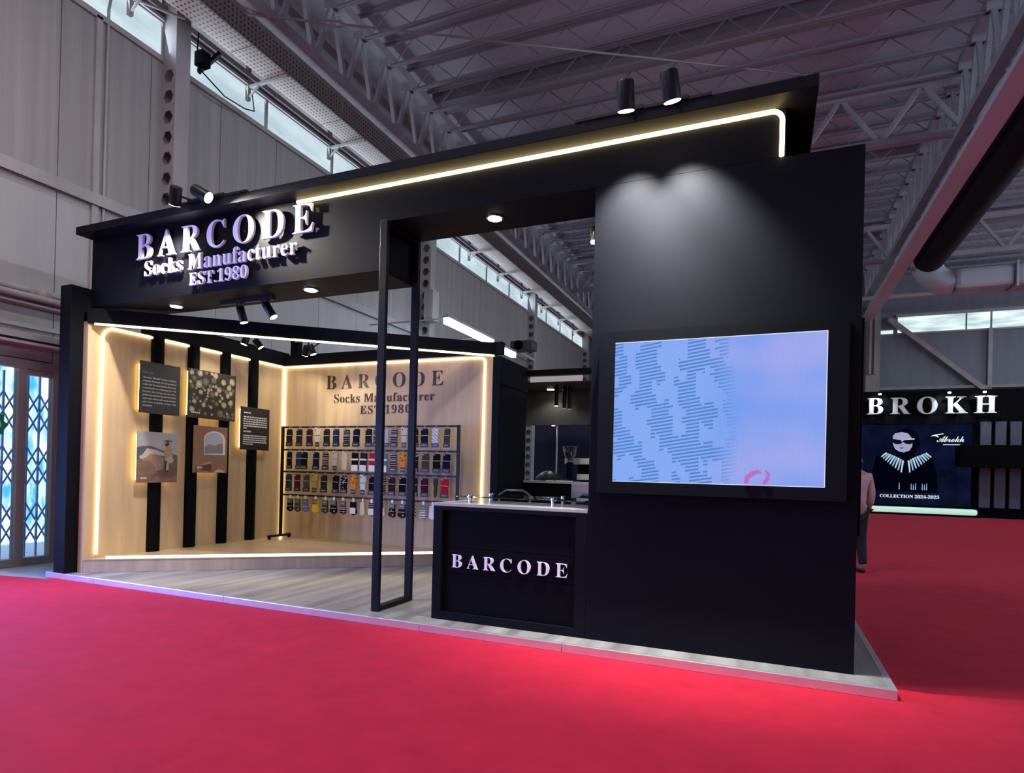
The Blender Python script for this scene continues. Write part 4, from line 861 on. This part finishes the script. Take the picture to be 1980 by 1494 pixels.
# ================================================================== FAR STAND
AY = 26.0
MB().box(1.0, 9.4, AY, AY + 1.3, FZ, 5.26).one('far_stand_wall', blackm, 'tall black front wall of the far stand', 'wall block')
MB().box(1.0, 7.05, AY - .06, AY, 3.82, 4.16).one('far_stand_ledge', black, 'dark grey ledge under the big letters of the far stand', 'ledge')
lg = thing('far_letters', 'big white letters ABROKH on the far black stand', 'sign', (5, AY - .2, 4.22))
lit = mat('far_letter_face', (.8, .88, .9), .4)
letters(lg, 'ABROKH', 2.16, 7.71, 4.24, .70, AY - .25, .12, lit)
for x in (2.5, 3.4, 4.3, 5.1, 6.1, 7.0): MB().tube([(x, AY - .2, 4.6), (x, AY, 4.6)], .02, 6).part('spacer', blackm, lg)
for x in (3.55, 6.05, 7.25):
    t = thing('picture_light', 'small lit lamp above the big letters of the far stand', 'lamp', (x, AY - .4, 5.12), 'lamps over the far letters')
    MB().lathe([(.05, 0), (.06, .03), (.05, .06)], (x, AY - .42, 5.06), 12).part('head', lens, t); MB().bar((x, AY - .42, 5.12), (x, AY, 5.15), .03, .03).part('arm', blackm, t)
    light('letter_beam', 'SPOT', (x, AY - .6, 5.1), 60, (.85, .95, 1), (x, AY - .1, 4.5), spot_size=1.9, spot_blend=.7, shadow_soft_size=.05)
fs_ = thing('far_screen', 'big lit poster of a woman in dark glasses on the far stand', 'poster', (4.2, AY - .04, .4))
em = lambda n, c, s=1.0: emat(n, c, s)
scr = window_mat('poster_navy', (.002, .0035, .014), (.005, .008, .032), 1.0, (1.2, 1.2, 1.2))
MB().box(1.4, 6.95, AY - .05, AY - .001, .36, 3.80).part('panel', scr, fs_)
def fp(pts, m, lvl, name='printed_shape'): MB().plate(pts, (0, AY - .052 - .004 * lvl, 0), (1, 0, 0), (0, 0, 1), .003).part(name, m, fs_)
def ell(cx, cz, rx, rz, n=20, a0=0, a1=2 * pi): return [(cx + rx * math.cos(a0 + (a1 - a0) * k / n), cz + rz * math.sin(a0 + (a1 - a0) * k / n)) for k in range(n)]
fp([(3.3, .9), (3.38, 1.8), (3.5, 2.4), (4.1, 2.62), (4.2, 2.3), (5.0, 2.3), (5.1, 2.6), (5.55, 2.42), (5.75, 1.7), (5.8, .9)], em('poster_coat', (.001, .001, .005)), 0)
fp(ell(4.6, 3.02, .52, .60), em('poster_hair', (.0015, .0015, .007)), 0); fp([(4.22, 2.2), (4.95, 2.2), (4.9, 2.8), (4.3, 2.8)], em('poster_neck', (.0012, .0012, .006)), 1)
fp([(4.12, 3.3), (4.2, 3.42), (4.45, 3.48), (4.68, 3.42), (4.80, 3.25), (4.86, 3.1), (4.84, 2.85), (4.74, 2.68), (4.55, 2.60), (4.38, 2.63), (4.22, 2.74), (4.13, 2.95)], em('poster_skin', (.36, .36, .55)), 2)
fp([(4.02, 3.20), (4.42, 3.13), (4.46, 3.05), (4.56, 3.13), (4.90, 3.20), (4.88, 3.02), (4.76, 2.95), (4.62, 2.97), (4.50, 3.04), (4.40, 2.96), (4.22, 2.95), (4.10, 3.05)], em('poster_glasses', (.004, .004, .012)), 3)
fp([(4.56, 3.16), (4.90, 3.22), (4.93, 3.16), (4.62, 3.14)], em('poster_glint', (.5, .55, .62)), 4); fp([(4.33, 2.80), (4.45, 2.83), (4.57, 2.80), (4.45, 2.75)], em('poster_lips', (.20, .08, .18)), 3)
fp([(4.45, 3.0), (4.5, 2.92), (4.42, 2.89)], em('poster_nose', (.24, .22, .38)), 3)
fe = em('poster_feather', (.28, .50, .72)); fe2 = em('poster_feather_pale', (.50, .66, .78))
for k in range(9):
    a = k / 8
    for s in (-1, 1):
        cx_, cz_ = 4.62 + s * (.10 + .62 * a), 2.25 + .33 * a ** .8; ang = -pi / 2 + s * (.12 + .70 * a); Ln = .50 - .24 * a
        tx, tz = cx_ + Ln * math.cos(ang), cz_ + Ln * math.sin(ang); nx, nz_ = -math.sin(ang) * .035, math.cos(ang) * .035
        fp([(cx_ - nx, cz_ - nz_), (cx_ + nx, cz_ + nz_), (tx + nx * .7, tz + nz_ * .7), (tx, tz - .03), (tx - nx * .7, tz - nz_ * .7)], fe if k % 2 else fe2, 2)
for k, x in enumerate((4.38, 4.82, 4.90, 4.98, 5.22, 5.30, 5.38)): fp([(x, 1.0), (x + .035, 1.0), (x + .03, 1.28 - .03 * (k % 3)), (x + .01, 1.3 - .03 * (k % 3))], fe, 2)
tx_ = em('poster_text', (.78, .86, .92), 1.1)
letters(fs_, 'NEW', 3.15, 3.50, .655, .13, AY - .06, .006, tx_, name='printed_letter'); letters(fs_, 'COLLECTION 2024-2025', 3.68, 5.85, .645, .13, AY - .06, .006, tx_, name='printed_letter')
letters(fs_, 'Abrokh', 5.72, 6.68, 3.06, .26, AY - .06, .006, tx_, raw=serif('Abrokh', (0x1D4D0, 0x1D4EA)), name='printed_letter')
fp([(5.50, 3.30), (5.62, 3.36), (5.95, 3.42), (5.96, 3.39), (5.72, 3.33), (5.80, 3.27), (5.76, 3.25), (5.66, 3.31)], tx_, 1, 'logo_stroke'); fp([(5.95, 2.93), (6.55, 2.93), (6.55, 2.955), (5.95, 2.955)], tx_, 1, 'logo_underline')
fp([(6.45, 2.3), (6.75, 2.2), (6.8, 2.6), (6.6, 2.75)], em('poster_blue', (.006, .012, .10)), 0)
MB().box(1.2, 7.12, AY - .5, AY - .002, FZ, .02).one('far_plinth', blackm, 'low black plinth under the far stand', 'plinth')
MB().box(1.2, 7.10, AY - .48, AY - .10, .02, .26).one('far_light_strip', mat('far_strip_glow', (.5, .8, .65), .4, emit=.75, ecol=(.52, .80, .66)), 'glowing pale green light strip along the foot of the far stand', 'light strip', bevel=.08)
cur = mat('grey_curtain', (.085, .10, .15), .6)
for k in range(4):
    x = 7.22 + k * .50
    MB().box(x, x + .36, AY - .14, AY - .02, 2.93, 3.9).one('slat_panel', cur, 'tall grey-blue slat above the dark counter at the end of the far stand', 'slat', 'upper slats of the far stand')
    MB().box(x, x + .36, AY - .14, AY - .02, .35, 2.0).one('slat_panel', cur, 'tall grey-blue slat below the dark counter at the end of the far stand', 'slat', 'lower slats of the far stand')
MB().box(6.35, 9.3, AY - .9, AY - .15, 2.0, 2.9).one('far_counter', blackm, 'floating black box counter at the end of the far stand', 'counter', bevel=.01)

# ================================================================== PERSON
def person(x, y, rz, label):
    t = thing('person', label, 'person', (x, y, FZ)); t.rotation_euler[2] = rz; t['_o'] = (0, 0, 0); sc = 1.06
    def skin(name, vs, es, rad, m, par, sub=2):
        me = bpy.data.meshes.new(name); me.from_pydata([tuple(Vector(v) * sc) for v in vs], es, []); o = bpy.data.objects.new(name, me); COL.objects.link(o)
        s = o.modifiers.new('skin', 'SKIN'); s.use_smooth_shade = True
        for i, r in enumerate(rad): me.skin_vertices[0].data[i].radius = (r[0] * sc, r[1] * sc) if isinstance(r, tuple) else (r * sc, r * sc)
        for i in range(len(vs)): me.skin_vertices[0].data[i].use_root = (i == 0)
        o.modifiers.new('sub', 'SUBSURF').levels = sub; o.modifiers['sub'].render_levels = sub
        bpy.context.view_layer.update(); me2 = bpy.data.meshes.new_from_object(o.evaluated_get(bpy.context.evaluated_depsgraph_get()))
        bpy.data.objects.remove(o); me2.materials.clear(); me2.materials.append(m); me2.name = name; q = bpy.data.objects.new(name, me2); COL.objects.link(q); q.parent = par; return q
    skinm = mat('person_skin', (.36, .19, .13), .5); shirt = mat('pink_shirt', (.50, .30, .32), .8, bump=.4, bscale=9); trou = mat('dark_trousers', (.010, .010, .014), .8); hair = mat('dark_hair', (.008, .006, .006), .6); shoe = mat('dark_shoe', (.012, .010, .010), .4)
    # body: continuous figure seen from behind, weight on one leg
    V = [(0, 0, .96), (0, .01, 1.12), (0, .0, 1.30), (0, -.01, 1.44), (0, .0, 1.52), (0, .02, 1.60), (0, .03, 1.68), (0, .02, 1.75),
         (-.17, -.01, 1.43), (-.23, .0, 1.18), (-.24, .07, .95), (-.24, .10, .86), (.17, -.01, 1.43), (.23, .0, 1.18), (.24, .07, .95), (.24, .10, .86),
         (-.09, 0, .88), (-.11, .02, .50), (-.12, -.02, .09), (-.12, .12, .04), (.09, 0, .88), (.11, .03, .50), (.13, -.02, .09), (.14, .12, .04)]
    Ed = [(0, 1), (1, 2), (2, 3), (3, 4), (4, 5), (5, 6), (6, 7), (3, 8), (8, 9), (9, 10), (10, 11), (3, 12), (12, 13), (13, 14), (14, 15), (0, 16), (16, 17), (17, 18), (18, 19), (0, 20), (20, 21), (21, 22), (22, 23)]
    Rr = [(.15, .11), (.145, .105), (.165, .115), (.13, .10), .058, (.07, .085), (.078, .098), (.055, .07), .062, .048, .034, .03, .062, .048, .034, .03, .088, .062, .042, .035, .088, .062, .042, .035]
    body = skin('body', V, Ed, Rr, skinm, t)
    skin('shirt', V[:4] + [V[8], (-.232, .0, 1.17), (-.242, .05, 1.0), V[12], (.232, .0, 1.17), (.242, .05, 1.0)], [(0, 1), (1, 2), (2, 3), (3, 4), (4, 5), (5, 6), (3, 7), (7, 8), (8, 9)], [(.165, .125), (.165, .125), (.182, .132), (.15, .12), .076, .062, .05, .076, .062, .05], shirt, t)
    skin('trousers', [(0, 0, .97), V[16], (-.11, .02, .50), (-.12, -.01, .10), V[20], (.11, .03, .50), (.13, -.01, .10)], [(0, 1), (1, 2), (2, 3), (0, 4), (4, 5), (5, 6)], [(.165, .125), .105, .078, .062, .105, .078, .062], trou, t)
    skin('hair', [(0, -.02, 1.60), (0, .0, 1.69), (0, .0, 1.765)], [(0, 1), (1, 2)], [(.074, .06), (.092, .098), (.06, .075)], hair, t)
    for s in (-1, 1):
        MB().lathe([(.012, 0), (.022, .01), (.018, .03)], tuple(Vector((s * .080, .035, 1.655)) * sc), 8, (s, 0, 0)).part('ear', skinm, t, smooth=True)
        skin('shoe', [(s * .125, -.04, .045), (s * .13, .08, .04), (s * .14, .19, .03)], [(0, 1), (1, 2)], [(.045, .045), (.05, .04), (.038, .028)], shoe, t)
        # hand: palm, four fingers, thumb
        b = Vector((s * .24, .10, .86))
        skin('hand', [b + Vector((0, 0, .02)), b + Vector((0, .01, -.05))], [(0, 1)], [(.022, .034), (.018, .042)], skinm, t, 2)
        for k, (dy, Lf) in enumerate(((-.03, .062), (-.010, .074), (.012, .078), (.034, .07))):
            q = b + Vector((0, .01 + dy, -.07)); skin('finger', [q, q + Vector((-s * .004, .004, -Lf * .5)), q + Vector((-s * .018, .006, -Lf))], [(0, 1), (1, 2)], [.0095, .009, .0078], skinm, t, 1)
        q = b + Vector((0, .05, -.02)); skin('thumb', [q, q + Vector((-s * .006, .022, -.03)), q + Vector((-s * .012, .026, -.062))], [(0, 1), (1, 2)], [.012, .011, .009], skinm, t, 1)
    nose = MB().lathe([(.016, -.012), (.012, .004), (.004, .016)], tuple(Vector((0, .125, 1.645)) * sc), 8, (0, 1, -.3)).part('nose', skinm, t, smooth=True)
    for s in (-1, 1): MB().lathe([(.012, 0), (.010, .004)], tuple(Vector((s * .032, .112, 1.675)) * sc), 8, (0, 1, 0)).part('eye', mat('eye_dark', (.02, .015, .012), .3) if 'eye_dark' not in MATS else MATS['eye_dark'], t)
    MB().box(-.026 * sc, .026 * sc, .112 * sc, .121 * sc, 1.594 * sc, 1.602 * sc).part('mouth', mat('lip', (.25, .09, .08), .5), t)
person(.44, 6.15, .35, 'person in a pink shirt and dark trousers walking away beside the screen wall')

# remove helper properties
for o in bpy.data.objects:
    if '_o' in o.keys(): del o['_o']
bpy.context.view_layer.update()
